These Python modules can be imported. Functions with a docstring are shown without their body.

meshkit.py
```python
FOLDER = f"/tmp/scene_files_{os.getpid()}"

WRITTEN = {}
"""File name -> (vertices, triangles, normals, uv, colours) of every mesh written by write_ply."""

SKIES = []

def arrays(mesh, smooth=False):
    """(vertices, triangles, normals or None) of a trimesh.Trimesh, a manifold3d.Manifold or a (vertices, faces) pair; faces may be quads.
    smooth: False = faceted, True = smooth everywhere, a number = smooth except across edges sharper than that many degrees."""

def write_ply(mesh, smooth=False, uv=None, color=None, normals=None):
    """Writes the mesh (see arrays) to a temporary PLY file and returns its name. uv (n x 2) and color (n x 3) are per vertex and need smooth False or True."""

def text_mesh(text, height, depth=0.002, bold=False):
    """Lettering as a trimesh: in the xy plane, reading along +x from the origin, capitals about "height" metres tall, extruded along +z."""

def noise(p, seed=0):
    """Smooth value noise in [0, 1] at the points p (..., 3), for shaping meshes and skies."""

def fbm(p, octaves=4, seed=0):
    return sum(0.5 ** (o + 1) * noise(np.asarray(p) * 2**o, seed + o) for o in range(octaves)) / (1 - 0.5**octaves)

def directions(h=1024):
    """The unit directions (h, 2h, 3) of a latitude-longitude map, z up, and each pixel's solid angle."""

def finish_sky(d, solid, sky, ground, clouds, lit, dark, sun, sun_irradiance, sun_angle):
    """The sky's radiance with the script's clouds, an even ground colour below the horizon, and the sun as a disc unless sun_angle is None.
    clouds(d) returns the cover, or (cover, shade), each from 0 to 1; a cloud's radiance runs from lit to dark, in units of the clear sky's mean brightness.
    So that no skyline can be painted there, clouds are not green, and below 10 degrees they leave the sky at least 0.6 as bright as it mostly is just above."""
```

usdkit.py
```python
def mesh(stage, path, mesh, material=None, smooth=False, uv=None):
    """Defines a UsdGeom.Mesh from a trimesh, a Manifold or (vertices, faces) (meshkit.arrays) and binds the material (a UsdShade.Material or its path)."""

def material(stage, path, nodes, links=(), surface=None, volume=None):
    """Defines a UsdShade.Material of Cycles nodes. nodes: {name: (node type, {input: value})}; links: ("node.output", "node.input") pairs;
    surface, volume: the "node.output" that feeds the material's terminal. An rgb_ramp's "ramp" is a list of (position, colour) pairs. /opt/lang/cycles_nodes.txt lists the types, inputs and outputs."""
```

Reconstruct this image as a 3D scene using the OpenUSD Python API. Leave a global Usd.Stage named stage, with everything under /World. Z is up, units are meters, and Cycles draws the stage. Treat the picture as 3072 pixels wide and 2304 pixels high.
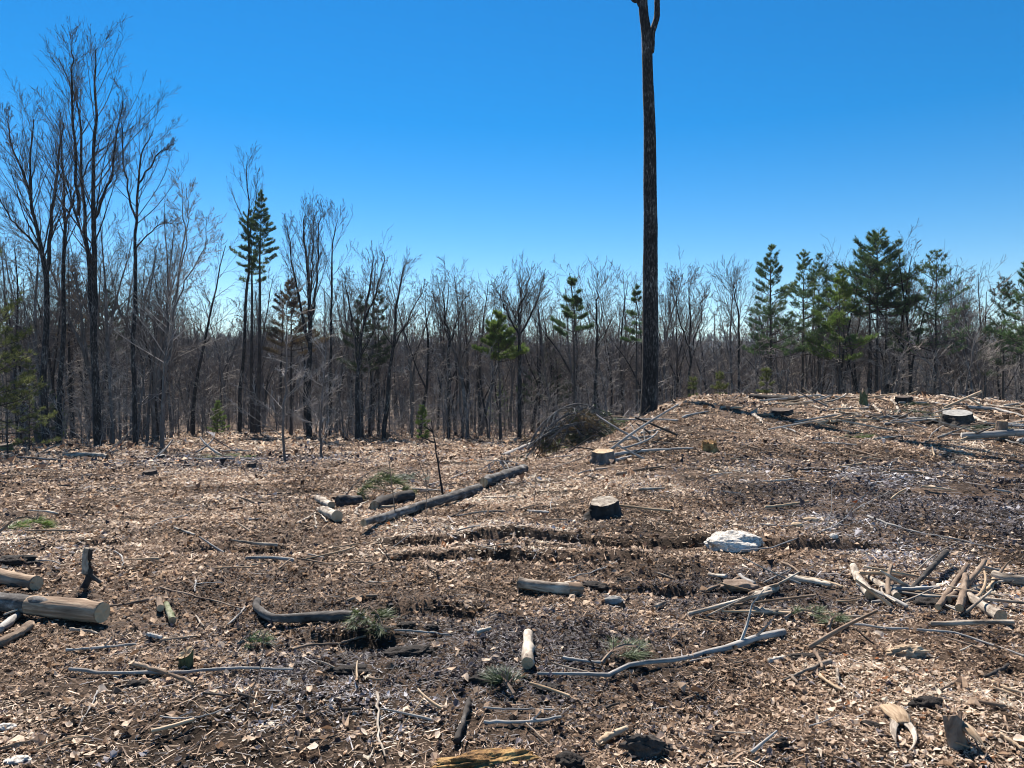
import math
import numpy as np
import trimesh
import usdkit
from meshkit import noise, fbm
from scipy.sparse import coo_matrix
from scipy.sparse.csgraph import connected_components
from scipy.interpolate import PchipInterpolator
from pxr import Usd, UsdGeom, UsdLux, UsdShade, Gf, Sdf, Vt

stage = Usd.Stage.CreateInMemory()
UsdGeom.SetStageUpAxis(stage, UsdGeom.Tokens.z)
UsdGeom.SetStageMetersPerUnit(stage, 1.0)
world = UsdGeom.Xform.Define(stage, '/World')
stage.SetDefaultPrim(world.GetPrim())
UsdGeom.Scope.Define(stage, '/World/Looks')

# ------------------------------------------------------------------ camera, sky, sun
EYE = 1.6
FPX = 745.0                      # focal length in pixels of a picture 1024 wide
HORIZON = 373.0                  # row of the true horizon in that picture
PITCH = math.atan((384 - HORIZON) / FPX)
cam = UsdGeom.Camera.Define(stage, '/World/camera')
cam.CreateHorizontalApertureAttr(36.0)
cam.CreateVerticalApertureAttr(27.0)
cam.CreateFocalLengthAttr(FPX / 1024 * 36)
cam.CreateClippingRangeAttr(Gf.Vec2f(0.05, 20000))
cam.CreateFStopAttr(0.0)
cam.CreateExposureAttr(1.34)
cam.AddTranslateOp().Set(Gf.Vec3d(0, 0, EYE))
cam.AddRotateXOp().Set(90 - math.degrees(PITCH))

SUN_AZ = math.radians(-21)       # left of straight ahead (+y)
SUN_EL = math.radians(50)
sun_dir = np.array([math.sin(SUN_AZ) * math.cos(SUN_EL), math.cos(SUN_AZ) * math.cos(SUN_EL), math.sin(SUN_EL)])
sun = UsdLux.DistantLight.Define(stage, '/World/sun')
sun.CreateIntensityAttr(1.25)
sun.CreateNormalizeAttr(True) if hasattr(sun, 'CreateNormalizeAttr') else None
sun.CreateAngleAttr(0.5)
sun.CreateColorAttr(Gf.Vec3f(1.0, 0.95, 0.88))
sun.AddRotateZOp().Set(-math.degrees(SUN_AZ))
sun.AddRotateXOp().Set(-(90 - math.degrees(SUN_EL)))
dome = UsdLux.DomeLight.Define(stage, '/World/sky')
dome.GetPrim().SetCustomDataByKey('kind', 'structure')
skymat = usdkit.material(stage, '/World/Looks/sky', {
    's': ('sky_texture', {'sky_type': 'single_scattering', 'sun_disc': False, 'sun_elevation': SUN_EL, 'sun_rotation': SUN_AZ,
                          'altitude': 200.0, 'air_density': 1.0, 'aerosol_density': 0.02, 'ozone_density': 2.6}),
    'h': ('hsv', {'saturation': 1.54, 'value': 1.0}),
    'b': ('background_shader', {'strength': 0.050})}, [('s.color', 'h.color'), ('h.color', 'b.color')], surface='b.background')
UsdShade.MaterialBindingAPI.Apply(dome.GetPrim()).Bind(skymat)


# ------------------------------------------------------------------ materials
def mat(name, nodes, links, surface):
    return usdkit.material(stage, '/World/Looks/' + name, nodes, links, surface=surface)


def bark(name, ramp, scale=8.0, stretch=0.18, rough=0.9, bump=0.5, dist=0.02, space='object'):
    src = 'g.vector' if space == 'grain' else 'g.object'
    return mat(name, {
        'g': ('attribute', {'attribute': 'grain'}) if space == 'grain' else ('texture_coordinate', {}),
        'm': ('mapping', {'scale': (1, 1, stretch)}),
        'n': ('noise_texture', {'scale': scale, 'detail': 5.0, 'roughness': 0.65, 'distortion': 0.4}),
        'n2': ('noise_texture', {'scale': 1.3, 'detail': 3.0}),
        'a': ('math', {'math_type': 'multiply_add', 'value2': 0.45, 'value3': -0.22}),
        'b': ('math', {'math_type': 'add'}),
        'r': ('rgb_ramp', {'ramp': ramp}),
        'u': ('bump', {'strength': bump, 'distance': dist}),
        'p': ('principled_bsdf', {'roughness': rough, 'specular_ior_level': 0.2})},
        [(src, 'm.vector'), ('m.vector', 'n.vector'), (src, 'n2.vector'), ('n2.fac', 'a.value1'), ('a.value', 'b.value1'), ('n.fac', 'b.value2'),
         ('b.value', 'r.fac'), ('r.color', 'p.base_color'), ('n.fac', 'u.height'), ('u.normal', 'p.normal')], 'p.BSDF')


TONED = set()


def grained(name, *a, **k):
    """The same bark or wood with its grain along the stick (primvar grain)."""
    return bark(name + '_grained', *a, **{**k, 'space': 'grain'})


def islands(name, ramp, translucent=0.0, rough=0.75, spec=0.25, second=None):
    """Colour varies from piece to piece, by the pieces' own tone (see add_tone)."""
    TONED.add('/World/Looks/' + name)
    n = {'g': ('geometry', {}), 't0': ('attribute', {'attribute': 'tone'}), 'r': ('rgb_ramp', {'ramp': ramp}),
         'n': ('noise_texture', {'scale': 40.0, 'detail': 3.0}), 'h': ('hsv', {}), 'v': ('map_range', {'from_min': 0.3, 'from_max': 0.7, 'to_min': 0.72, 'to_max': 1.25}),
         'p': ('principled_bsdf', {'roughness': rough, 'specular_ior_level': spec})}
    l = [('t0.fac', 'r.fac'), ('g.position', 'n.vector'), ('n.fac', 'v.value'), ('v.result', 'h.value'), ('r.color', 'h.color'), ('h.color', 'p.base_color')]
    if translucent:
        n['t'] = ('translucent_bsdf', {})
        n['x'] = ('mix_closure', {'fac': translucent})
        return mat(name, n, l + [('h.color', 't.color'), ('p.BSDF', 'x.closure1'), ('t.BSDF', 'x.closure2')], 'x.closure')
    return mat(name, n, l, 'p.BSDF')


M = {}
M['dark_bark'] = bark('dark_bark', [(0.3, (0.008, 0.007, 0.006)), (0.52, (0.024, 0.020, 0.018)), (0.75, (0.075, 0.065, 0.06))], 9, 0.16, bump=0.9)
M['grey_bark'] = bark('grey_bark', [(0.3, (0.045, 0.038, 0.034)), (0.55, (0.12, 0.105, 0.095)), (0.8, (0.24, 0.225, 0.21))], 7, 0.25)
M['twig'] = bark('twig_bark', [(0.3, (0.05, 0.040, 0.035)), (0.7, (0.18, 0.15, 0.13))], 3, 0.3, bump=0.0)
M['brush_twig'] = bark('brush_twig_bark', [(0.40, (0.05, 0.041, 0.034)), (0.66, (0.40, 0.35, 0.30))], 1.2, 0.5, bump=0.0)
M['pale_twig'] = bark('pale_twig_bark', [(0.3, (0.12, 0.10, 0.088)), (0.65, (0.38, 0.335, 0.295))], 3, 0.3, bump=0.0)
M['far_wood'] = bark('far_wood_bark', [(0.38, (0.06, 0.046, 0.036)), (0.66, (0.32, 0.262, 0.21))], 0.6, 0.3, bump=0.0)
M['pine_bark'] = bark('pine_bark', [(0.3, (0.02, 0.016, 0.014)), (0.6, (0.075, 0.06, 0.05)), (0.8, (0.13, 0.105, 0.09))], 8, 0.3)
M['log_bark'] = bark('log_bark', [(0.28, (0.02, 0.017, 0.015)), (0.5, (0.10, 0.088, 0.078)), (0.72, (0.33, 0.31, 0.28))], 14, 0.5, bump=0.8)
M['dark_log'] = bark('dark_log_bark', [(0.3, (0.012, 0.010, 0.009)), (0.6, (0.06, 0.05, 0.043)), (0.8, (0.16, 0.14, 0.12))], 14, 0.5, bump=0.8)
M['brown_stick'] = bark('brown_stick_bark', [(0.3, (0.10, 0.065, 0.045)), (0.7, (0.27, 0.20, 0.15))], 16, 0.6, bump=0.3)
M['grey_stick'] = bark('grey_stick_bark', [(0.3, (0.13, 0.12, 0.11)), (0.7, (0.36, 0.34, 0.31))], 16, 0.6, bump=0.3)
M['pale_wood'] = bark('pale_wood', [(0.25, (0.16, 0.105, 0.062)), (0.55, (0.36, 0.265, 0.175)), (0.8, (0.52, 0.42, 0.30))], 18, 0.5, bump=0.5, dist=0.01)
M['birch'] = bark('birch_bark', [(0.30, (0.05, 0.038, 0.03)), (0.46, (0.22, 0.18, 0.14)), (0.75, (0.46, 0.41, 0.34))], 22, 0.6, bump=0.4, dist=0.01)
M['moss_bark'] = bark('mossy_bark', [(0.3, (0.03, 0.035, 0.015)), (0.55, (0.10, 0.11, 0.05)), (0.75, (0.26, 0.24, 0.17))], 14, 0.6, bump=0.8)
M['rotten'] = bark('rotten_wood', [(0.30, (0.035, 0.018, 0.009)), (0.5, (0.20, 0.11, 0.042)), (0.75, (0.50, 0.34, 0.14))], 14, 0.7, bump=1.0, dist=0.03)
M['soil_clod'] = bark('soil_clod', [(0.3, (0.010, 0.008, 0.007)), (0.6, (0.030, 0.024, 0.020)), (0.8, (0.08, 0.065, 0.055))], 20, 1.0, bump=1.0, dist=0.03)
M['rock'] = bark('granite_rock', [(0.34, (0.09, 0.08, 0.07)), (0.45, (0.36, 0.32, 0.275)), (0.60, (0.58, 0.54, 0.48))], 60, 1.0, bump=0.6, dist=0.01)
for k_, stretch_, sc_, rp_ in (('dark_bark', 0.28, 22, [(0.34, (0.006, 0.005, 0.0045)), (0.5, (0.020, 0.017, 0.015)), (0.62, (0.07, 0.06, 0.053)), (0.74, (0.26, 0.24, 0.21))]),
                               ('log_bark', 0.35, 16, [(0.3, (0.018, 0.015, 0.013)), (0.5, (0.085, 0.075, 0.067)), (0.62, (0.20, 0.185, 0.17)), (0.74, (0.36, 0.34, 0.31))]),
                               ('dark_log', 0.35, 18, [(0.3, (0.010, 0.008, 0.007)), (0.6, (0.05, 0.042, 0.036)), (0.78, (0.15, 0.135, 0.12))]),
                               ('brown_stick', 0.15, 30, [(0.3, (0.07, 0.045, 0.03)), (0.55, (0.19, 0.135, 0.095)), (0.75, (0.36, 0.28, 0.21))]),
                               ('grey_stick', 0.15, 30, [(0.3, (0.10, 0.088, 0.08)), (0.55, (0.27, 0.25, 0.23)), (0.75, (0.46, 0.43, 0.39))]),
                               ('pale_wood', 0.08, 34, [(0.3, (0.13, 0.08, 0.045)), (0.5, (0.33, 0.235, 0.15)), (0.7, (0.52, 0.41, 0.29))]),
                               ('birch', 0.3, 20, [(0.32, (0.05, 0.038, 0.03)), (0.45, (0.20, 0.16, 0.125)), (0.62, (0.42, 0.36, 0.29)), (0.78, (0.58, 0.53, 0.45))]),
                               ('bare_log', 0.10, 30, [(0.3, (0.07, 0.043, 0.027)), (0.5, (0.22, 0.15, 0.10)), (0.68, (0.40, 0.30, 0.21))]),
                               ('moss_bark', 0.4, 18, [(0.3, (0.03, 0.03, 0.015)), (0.5, (0.09, 0.10, 0.045)), (0.7, (0.28, 0.27, 0.19))])):
    M[k_ + '_grained'] = grained(k_, rp_, sc_, stretch_, bump=0.9, dist=0.008)
M['cut'] = mat('cut_wood', {
    'g': ('texture_coordinate', {}), 'w': ('wave_texture', {'wave_type': 'rings', 'rings_direction': 'z', 'scale': 6.0, 'distortion': 4.0, 'detail': 4.0}),
    'n': ('noise_texture', {'scale': 9.0, 'detail': 5.0}), 'x': ('mix_float', {'fac': 0.78}),
    'r': ('rgb_ramp', {'ramp': [(0.2, (0.14, 0.085, 0.048)), (0.5, (0.33, 0.23, 0.135)), (0.8, (0.48, 0.37, 0.24))]}),
    'p': ('principled_bsdf', {'roughness': 0.85, 'specular_ior_level': 0.2})},
    [('g.object', 'w.vector'), ('g.object', 'n.vector'), ('w.fac', 'x.a'), ('n.fac', 'x.b'), ('x.result', 'r.fac'), ('r.color', 'p.base_color')], 'p.BSDF')
M['dark_cut'] = bark('weathered_cut_wood', [(0.3, (0.03, 0.022, 0.017)), (0.7, (0.14, 0.10, 0.075))], 14, 1.0)
M['needles'] = islands('pine_needles', [(0, (0.03, 0.065, 0.025)), (0.6, (0.07, 0.125, 0.042)), (1, (0.13, 0.19, 0.065))], 0.3, 0.5, 0.4)
M['needles_light'] = islands('light_pine_needles', [(0, (0.055, 0.10, 0.02)), (0.6, (0.12, 0.19, 0.035)), (1, (0.22, 0.28, 0.06))], 0.35, 0.5, 0.4)
M['needles_green'] = islands('fresh_pine_needles', [(0, (0.03, 0.05, 0.018)), (0.6, (0.085, 0.115, 0.045)), (1, (0.20, 0.22, 0.10))], 0.35, 0.5, 0.4)
M['needles_olive'] = islands('olive_pine_needles', [(0, (0.05, 0.065, 0.02)), (0.6, (0.12, 0.14, 0.042)), (1, (0.24, 0.25, 0.085))], 0.3, 0.6, 0.3)
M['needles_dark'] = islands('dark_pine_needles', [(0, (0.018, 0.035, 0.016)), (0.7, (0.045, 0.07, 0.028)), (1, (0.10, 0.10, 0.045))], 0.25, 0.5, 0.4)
M['needles_brown'] = islands('brown_needles', [(0, (0.06, 0.05, 0.03)), (0.6, (0.12, 0.09, 0.05)), (1, (0.2, 0.13, 0.06))], 0.25)
M['leaves'] = islands('dead_leaves', [(0, (0.045, 0.027, 0.017)), (0.18, (0.13, 0.08, 0.05)), (0.38, (0.34, 0.23, 0.152)), (0.66, (0.60, 0.445, 0.32)), (0.96, (0.80, 0.67, 0.53)), (0.97, (0.42, 0.17, 0.06)), (0.985, (0.28, 0.12, 0.06)), (1, (0.72, 0.63, 0.5))], 0.42)
M['shade_grey_leaves'] = islands('shaded_grey_leaves', [(0, (0.018, 0.014, 0.015)), (0.5, (0.060, 0.048, 0.050)), (0.85, (0.17, 0.145, 0.15)), (1, (0.55, 0.51, 0.51))], 0.15)  # dark grey ramp: crown shade painted into the litter colour
M['chips'] = islands('wood_chips', [(0, (0.045, 0.027, 0.017)), (0.4, (0.15, 0.092, 0.058)), (0.75, (0.37, 0.252, 0.168)), (0.93, (0.64, 0.49, 0.36)), (1, (0.75, 0.63, 0.5))], 0)
M['grey_chips'] = islands('grey_twigs', [(0, (0.035, 0.03, 0.03)), (0.6, (0.12, 0.105, 0.104)), (1, (0.5, 0.47, 0.46))], 0)
M['orange_leaves'] = islands('orange_leaves', [(0, (0.30, 0.10, 0.03)), (1, (0.55, 0.25, 0.08))], 0.4)
M['grass'] = islands('green_blades', [(0, (0.06, 0.09, 0.02)), (1, (0.20, 0.22, 0.08))], 0.3)
M['clods'] = islands('dark_clods', [(0, (0.010, 0.008, 0.007)), (0.7, (0.03, 0.024, 0.02)), (1, (0.07, 0.055, 0.045))], 0, 0.95, 0.1)
M['ground'] = mat('ground', {
    'g': ('geometry', {}), 'n1': ('noise_texture', {'scale': 0.5, 'detail': 6.0, 'roughness': 0.6}), 'n2': ('noise_texture', {'scale': 18.0, 'detail': 8.0, 'roughness': 0.75}),
    'n3': ('noise_texture', {'scale': 3.0, 'detail': 8.0, 'roughness': 0.7}),
    'n4': ('noise_texture', {'scale': 70.0, 'detail': 6.0, 'roughness': 0.8, 'distortion': 1.5}), 'w': ('mix_float', {'fac': 0.5}),
    'x': ('mix_float', {'fac': 0.35}), 'y': ('mix_float', {'fac': 0.28}),
    'r': ('rgb_ramp', {'ramp': [(0.40, (0.014, 0.010, 0.007)), (0.48, (0.05, 0.034, 0.023)), (0.54, (0.15, 0.10, 0.07)), (0.61, (0.40, 0.29, 0.205))]}),
    'u': ('bump', {'strength': 1.0, 'distance': 0.05}),
    'p': ('principled_bsdf', {'roughness': 0.95, 'specular_ior_level': 0.1})},
    [('g.position', 'n1.vector'), ('g.position', 'n2.vector'), ('g.position', 'n3.vector'), ('g.position', 'n4.vector'), ('n2.fac', 'w.a'), ('n4.fac', 'w.b'), ('w.result', 'x.a'), ('n3.fac', 'x.b'), ('x.result', 'y.a'), ('n1.fac', 'y.b'),
     ('y.result', 'r.fac'), ('r.color', 'p.base_color'), ('w.result', 'u.height'), ('u.normal', 'p.normal')], 'p.BSDF')
M['far_ground'] = mat('wooded_ground', {
    'g': ('geometry', {}), 'n1': ('noise_texture', {'scale': 0.35, 'detail': 8.0, 'roughness': 0.75}),
    'r': ('rgb_ramp', {'ramp': [(0.35, (0.03, 0.025, 0.021)), (0.5, (0.075, 0.062, 0.052)), (0.68, (0.17, 0.145, 0.125))]}),
    'p': ('principled_bsdf', {'roughness': 1.0, 'specular_ior_level': 0.0})},
    [('g.position', 'n1.vector'), ('n1.fac', 'r.fac'), ('r.color', 'p.base_color')], 'p.BSDF')


# ------------------------------------------------------------------ the lie of the land
_LY = [-5000, -50, 0, 6, 10, 16, 22, 28, 35, 42, 60, 90, 140, 180]
_LZ = [4, 0.5, 0, 0, -0.2, -0.58, -0.98, -1.4, -1.85, -2.2, -3.0, -4.0, -5.0, -5.2]
zL_f = PchipInterpolator(_LY, _LZ)
zR_f = PchipInterpolator([-5000, -50, 0, 6, 11, 15, 19, 22.5, 25, 28, 33, 40, 60, 90, 140, 180], [4, 0.5, 0, 0.0, 0.06, 0.24, 0.52, 0.78, 0.82, 0.5, -0.6, -2.0, -3.0, -4.0, -5.0, -5.2])
hill_f = PchipInterpolator([0, 150, 200, 280, 360, 430, 520, 800, 1050, 1450, 1600, 2400, 8000], [0, 0, 1.6, 6.5, 11.5, 14, 14, 4, 20, 64, 64, 30, 0])


def smooth(a, b, t):
    t = np.clip((t - a) / (b - a), 0, 1)
    return t * t * (3 - 2 * t)


def land(x, y):
    x, y = np.asarray(x, float), np.asarray(y, float)
    lo = np.interp(y, [0, 9, 15, 24, 40], [-4.5, -3.0, -1.3, 0.7, 1.2])
    hi = np.interp(y, [0, 9, 15, 24, 40], [1.0, 1.6, 3.2, 6.6, 8.0])
    w = smooth(lo, hi, x) * (1 - 0.35 * smooth(13, 22, x))
    yl = np.clip(y, -4900, 180)
    z = zL_f(yl) * (1 - w) + zR_f(yl) * w
    r = np.hypot(x, y)
    a = np.arctan2(x, np.maximum(y, 1e-3))
    hl = np.interp(np.degrees(a), [-90, -35, -20, -8, 5, 35, 90], [1.35, 1.35, 1.15, 0.85, 0.74, 0.80, 0.9])
    und = 1 + 0.28 * (fbm(np.stack([a * 9, r * 0.0015, 0 * a], -1), 3, 5) - 0.5) * smooth(700, 1200, r)
    h = hill_f(np.clip(r, 0, 7900)) * np.where(r < 700, hl, 1.0) * und * smooth(-60, 60, y)
    return z + h


def ruts(x, y):
    """Wheel ruts that run across the view."""
    p = np.stack([x * 2.2, y * 2.2, 0 * x], -1)
    n = fbm(p, 4, 3)
    wob = 0.10 * (noise(np.stack([x * 0.8, 0 * x, 0 * x], -1), 9) - 0.5)
    d = 0
    for yr, x0, x1, dep in ((7.15, -1.2, 1.95, 0.15), (6.42, -1.0, 1.1, 0.135), (7.1, -4.2, -3.7, 0.10), (6.95, -3.0, -2.15, 0.12), (9.6, 5.0, 9.0, 0.05), (5.0, -0.9, -0.2, 0.12), (4.4, -1.2, -0.7, 0.10), (5.55, 0.7, 1.35, 0.13), (6.85, 2.4, 3.4, 0.12)):
        t = y - yr - wob
        prof = np.where(t < 0, np.exp(-(t / 0.17) ** 2), np.exp(-(t / 0.065) ** 2))
        ridge = 0.35 * np.exp(-((t - 0.12) / 0.09) ** 2)
        d = d - 0.75 * dep * (0.15 + 1.1 * n) * (prof - ridge) * smooth(x0 - 0.15, x0 + 0.1, x) * (1 - smooth(x1 - 0.1, x1 + 0.15, x))
    return d


def height(x, y):
    x, y = np.asarray(x, float), np.asarray(y, float)
    r = np.hypot(x, y)
    k = 1 - 0.5 * smooth(12, 40, r)
    b = 0.16 * (fbm(np.stack([x * 0.7, y * 0.7, 0 * x], -1), 3, 1) - 0.5) + 0.07 * (fbm(np.stack([x * 3.5, y * 3.5, 0 * x], -1), 3, 2) - 0.5)
    far = 5.0 * (fbm(np.stack([x * 0.03, y * 0.03, 0 * x], -1), 3, 4) - 0.5) * smooth(100, 200, r)
    return land(x, y) + b * k + ruts(x, y) + far


SC = 2.1602                                  # the photograph's measuring grid is 2212 wide
_c, _s = math.cos(PITCH), math.sin(PITCH)


def ray(u, v):
    a, b = (u / SC - 512) / FPX, (384 - v / SC) / FPX
    d = np.array([a, _c + b * _s, b * _c - _s])
    return d / d[1]                          # per metre of distance ahead


_TT = np.exp(np.linspace(math.log(1.5), math.log(160), 900))


def on_ground(u, v, full=True):
    """The point of the ground seen at a place of the photograph."""
    d = ray(u, v)
    P = np.array([0, 0, EYE]) + _TT[:, None] * d
    below = P[:, 2] < height(P[:, 0], P[:, 1])
    i = int(np.argmax(below)) if below.any() else len(_TT) - 1
    t = _TT[i]
    if i:
        lo, hi = _TT[i - 1], _TT[i]
        for _ in range(12):
            t = 0.5 * (lo + hi)
            q = np.array([0, 0, EYE]) + t * d
            if q[2] < height(q[0], q[1]):
                hi = t
            else:
                lo = t
    return np.array([0, 0, EYE]) + t * d


def at_depth(u, v, y):
    return np.array([0, 0, EYE]) + y * ray(u, v)


def foot(u, y):
    """The ground at distance y in the photograph's column u."""
    x = (u / SC - 512) / FPX * y
    return np.array([x, y, float(height(x, y))])


def px(n, y):
    """The length that spans n units of the measuring grid at distance y."""
    return n / SC / FPX * y


# ------------------------------------------------------------------ scene helpers
_used = {}


def fresh(parent, name):
    k = _used.get((parent, name), 0)
    _used[(parent, name)] = k + 1
    return f'{parent}/{name}' + (f'_{k:03d}' if k else '')


def tags(prim, label=None, category=None, group=None, kind=None):
    for k, v in (('label', label), ('category', category), ('group', group), ('kind', kind)):
        if v:
            prim.SetCustomDataByKey(k, v)
    return prim


def thing(name, label, category, loc=(0, 0, 0), rz=0.0, scale=1.0, group=None, source=None, tilt=0.0):
    x = UsdGeom.Xform.Define(stage, fresh('/World', name))
    x.AddTranslateOp().Set(Gf.Vec3d(*map(float, loc)))
    x.AddRotateXYZOp().Set(Gf.Vec3f(0, float(tilt), float(math.degrees(rz))))
    s = scale if np.ndim(scale) else (scale,) * 3
    x.AddScaleOp().Set(Gf.Vec3f(*map(float, s)))
    p = x.GetPrim()
    if source is not None:
        p.GetReferences().AddInternalReference(source)
        p.SetInstanceable(True)
    return tags(p, label, category, group)


def part(parent, name, mesh, m, smooth=False, grain=None, **kw):
    path = str(parent.GetPath()) if hasattr(parent, 'GetPath') else parent
    g = usdkit.mesh(stage, fresh(path, name), mesh, M[m] if isinstance(m, str) else m, smooth=smooth)
    m_ = M[m] if isinstance(m, str) else m
    if grain is not None:
        UsdGeom.PrimvarsAPI(g).CreatePrimvar('grain', Sdf.ValueTypeNames.Vector3fArray, 'vertex').Set(Vt.Vec3fArray.FromNumpy(np.asarray(grain, np.float32)))
    if str(m_.GetPath()) in TONED:
        add_tone(g, mesh[1], len(mesh[0]), mesh[0])
    tags(g.GetPrim(), **kw)
    return g.GetPrim()


def add_tone(g, faces, n, verts=None):
    """A random tone from 0 to 1 for each loose piece of a mesh."""
    f = np.asarray(faces)
    k = connected_components(coo_matrix((np.ones(len(f) * 2, np.int8), (np.r_[f[:, 0], f[:, 1]], np.r_[f[:, 1], f[:, 2]])), shape=(n, n)), directed=False)[1]
    tone = np.random.default_rng(n).random(k.max() + 1)
    if n > 60000 and verts is not None:            # litter lies in paler and darker drifts
        first = np.zeros(k.max() + 1, int)
        first[k] = np.arange(n)
        p = np.asarray(verts)[first] * [1, 1, 0]
        tone = np.clip(0.80 * tone + 0.10 + 1.0 * (fbm(p * 0.9, 3, 61) - 0.5) + 0.5 * (fbm(p * 4.0, 2, 62) - 0.5), 0, 1)
    tone = tone[k].astype(np.float32)
    UsdGeom.PrimvarsAPI(g).CreatePrimvar('tone', Sdf.ValueTypeNames.FloatArray, 'vertex').Set(Vt.FloatArray.FromNumpy(tone))


def solo(name, mesh, m, label, category, smooth=False, group=None, kind=None, grain=None):
    return part('/World', name, mesh, m, smooth, grain, label=label, category=category, group=group, kind=kind)


def tubes(polys, sides=3, cap=True):
    """Tapered tubes along polylines [(points, radii)], as (vertices, triangles)."""
    V, F, n0 = [], [], 0
    groups = {}
    for p, r in polys:
        groups.setdefault(len(p), []).append((p, r))
    for n, items in groups.items():
        P = np.stack([i[0] for i in items])
        R = np.stack([i[1] for i in items])
        T = np.gradient(P, axis=1)
        T /= np.linalg.norm(T, axis=2, keepdims=True) + 1e-12
        ref = np.where(np.abs(T[:, :1, 2:]) < 0.9, [0, 0, 1.0], [1.0, 0, 0])
        A = np.cross(T, np.broadcast_to(ref, T.shape))
        A /= np.linalg.norm(A, axis=2, keepdims=True) + 1e-12
        B = np.cross(T, A)
        ang = np.arange(sides) * 2 * np.pi / sides
        v = P[:, :, None] + R[:, :, None, None] * (np.cos(ang)[:, None] * A[:, :, None] + np.sin(ang)[:, None] * B[:, :, None])
        k = len(items)
        base = (np.arange(k) * n * sides)[:, None, None] + (np.arange(n - 1) * sides)[None, :, None]
        j = np.arange(sides)[None, None]
        a, b = base + j, base + (j + 1) % sides
        c, d = b + sides, a + sides
        f = np.concatenate([np.stack([a, b, c], -1).reshape(-1, 3), np.stack([a, c, d], -1).reshape(-1, 3)])
        F.append(f + n0)
        if cap and sides > 2:
            for off, rev in ((0, True), ((n - 1) * sides, False)):
                b0 = (np.arange(k) * n * sides + off)[:, None]
                tri = np.array([[0, i, i + 1] for i in range(1, sides - 1)])
                if rev:
                    tri = tri[:, ::-1]
                F.append((b0[:, :, None] + tri[None]).reshape(-1, 3) + n0)
        V.append(v.reshape(-1, 3))
        n0 += k * n * sides
    return np.vstack(V), np.vstack(F)


def rough_tube(c, R, sides, amp=0.1, knots=0, seed=0):
    """One uneven tube along c with closed ends, and for each vertex where it lies in the grain."""
    r_ = np.random.default_rng(seed)
    L = np.concatenate([[0], np.cumsum(np.linalg.norm(np.diff(c, axis=0), axis=1))])
    v, f = tubes([(c, R)], sides)
    n = len(c)
    th = np.tile(np.arange(sides) * 2 * np.pi / sides, n)
    rr, ss = np.repeat(R, sides), np.repeat(L, sides)
    g = np.column_stack([np.cos(th) * rr, np.sin(th) * rr, ss]) + r_.random(3) * 50
    m = R.mean()
    q = np.column_stack([np.cos(th) * 1.3, np.sin(th) * 1.3, ss / m * 0.35]) + r_.random(3) * 50
    k = 1 + amp * (fbm(q, 3, 7) - 0.5) * 2 + 0.5 * amp * (fbm(q * [3.0, 3.0, 0.6], 2, 8) - 0.5) * 2
    for _ in range(knots):
        t0, s0 = r_.random() * 6.28, r_.uniform(0.1, 0.9) * L[-1]
        d2 = ((np.angle(np.exp(1j * (th - t0)))) / 0.45) ** 2 + ((ss - s0) / (1.1 * m)) ** 2
        k += 0.35 * np.exp(-d2)
    ctr = np.repeat(c, sides, 0)
    return ctr + (v - ctr) * k[:, None], f, g


def rand_perp(rng, d):
    a = rng.normal(size=3)
    a -= d * (a @ d)
    return a / (np.linalg.norm(a) + 1e-9)


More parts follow.
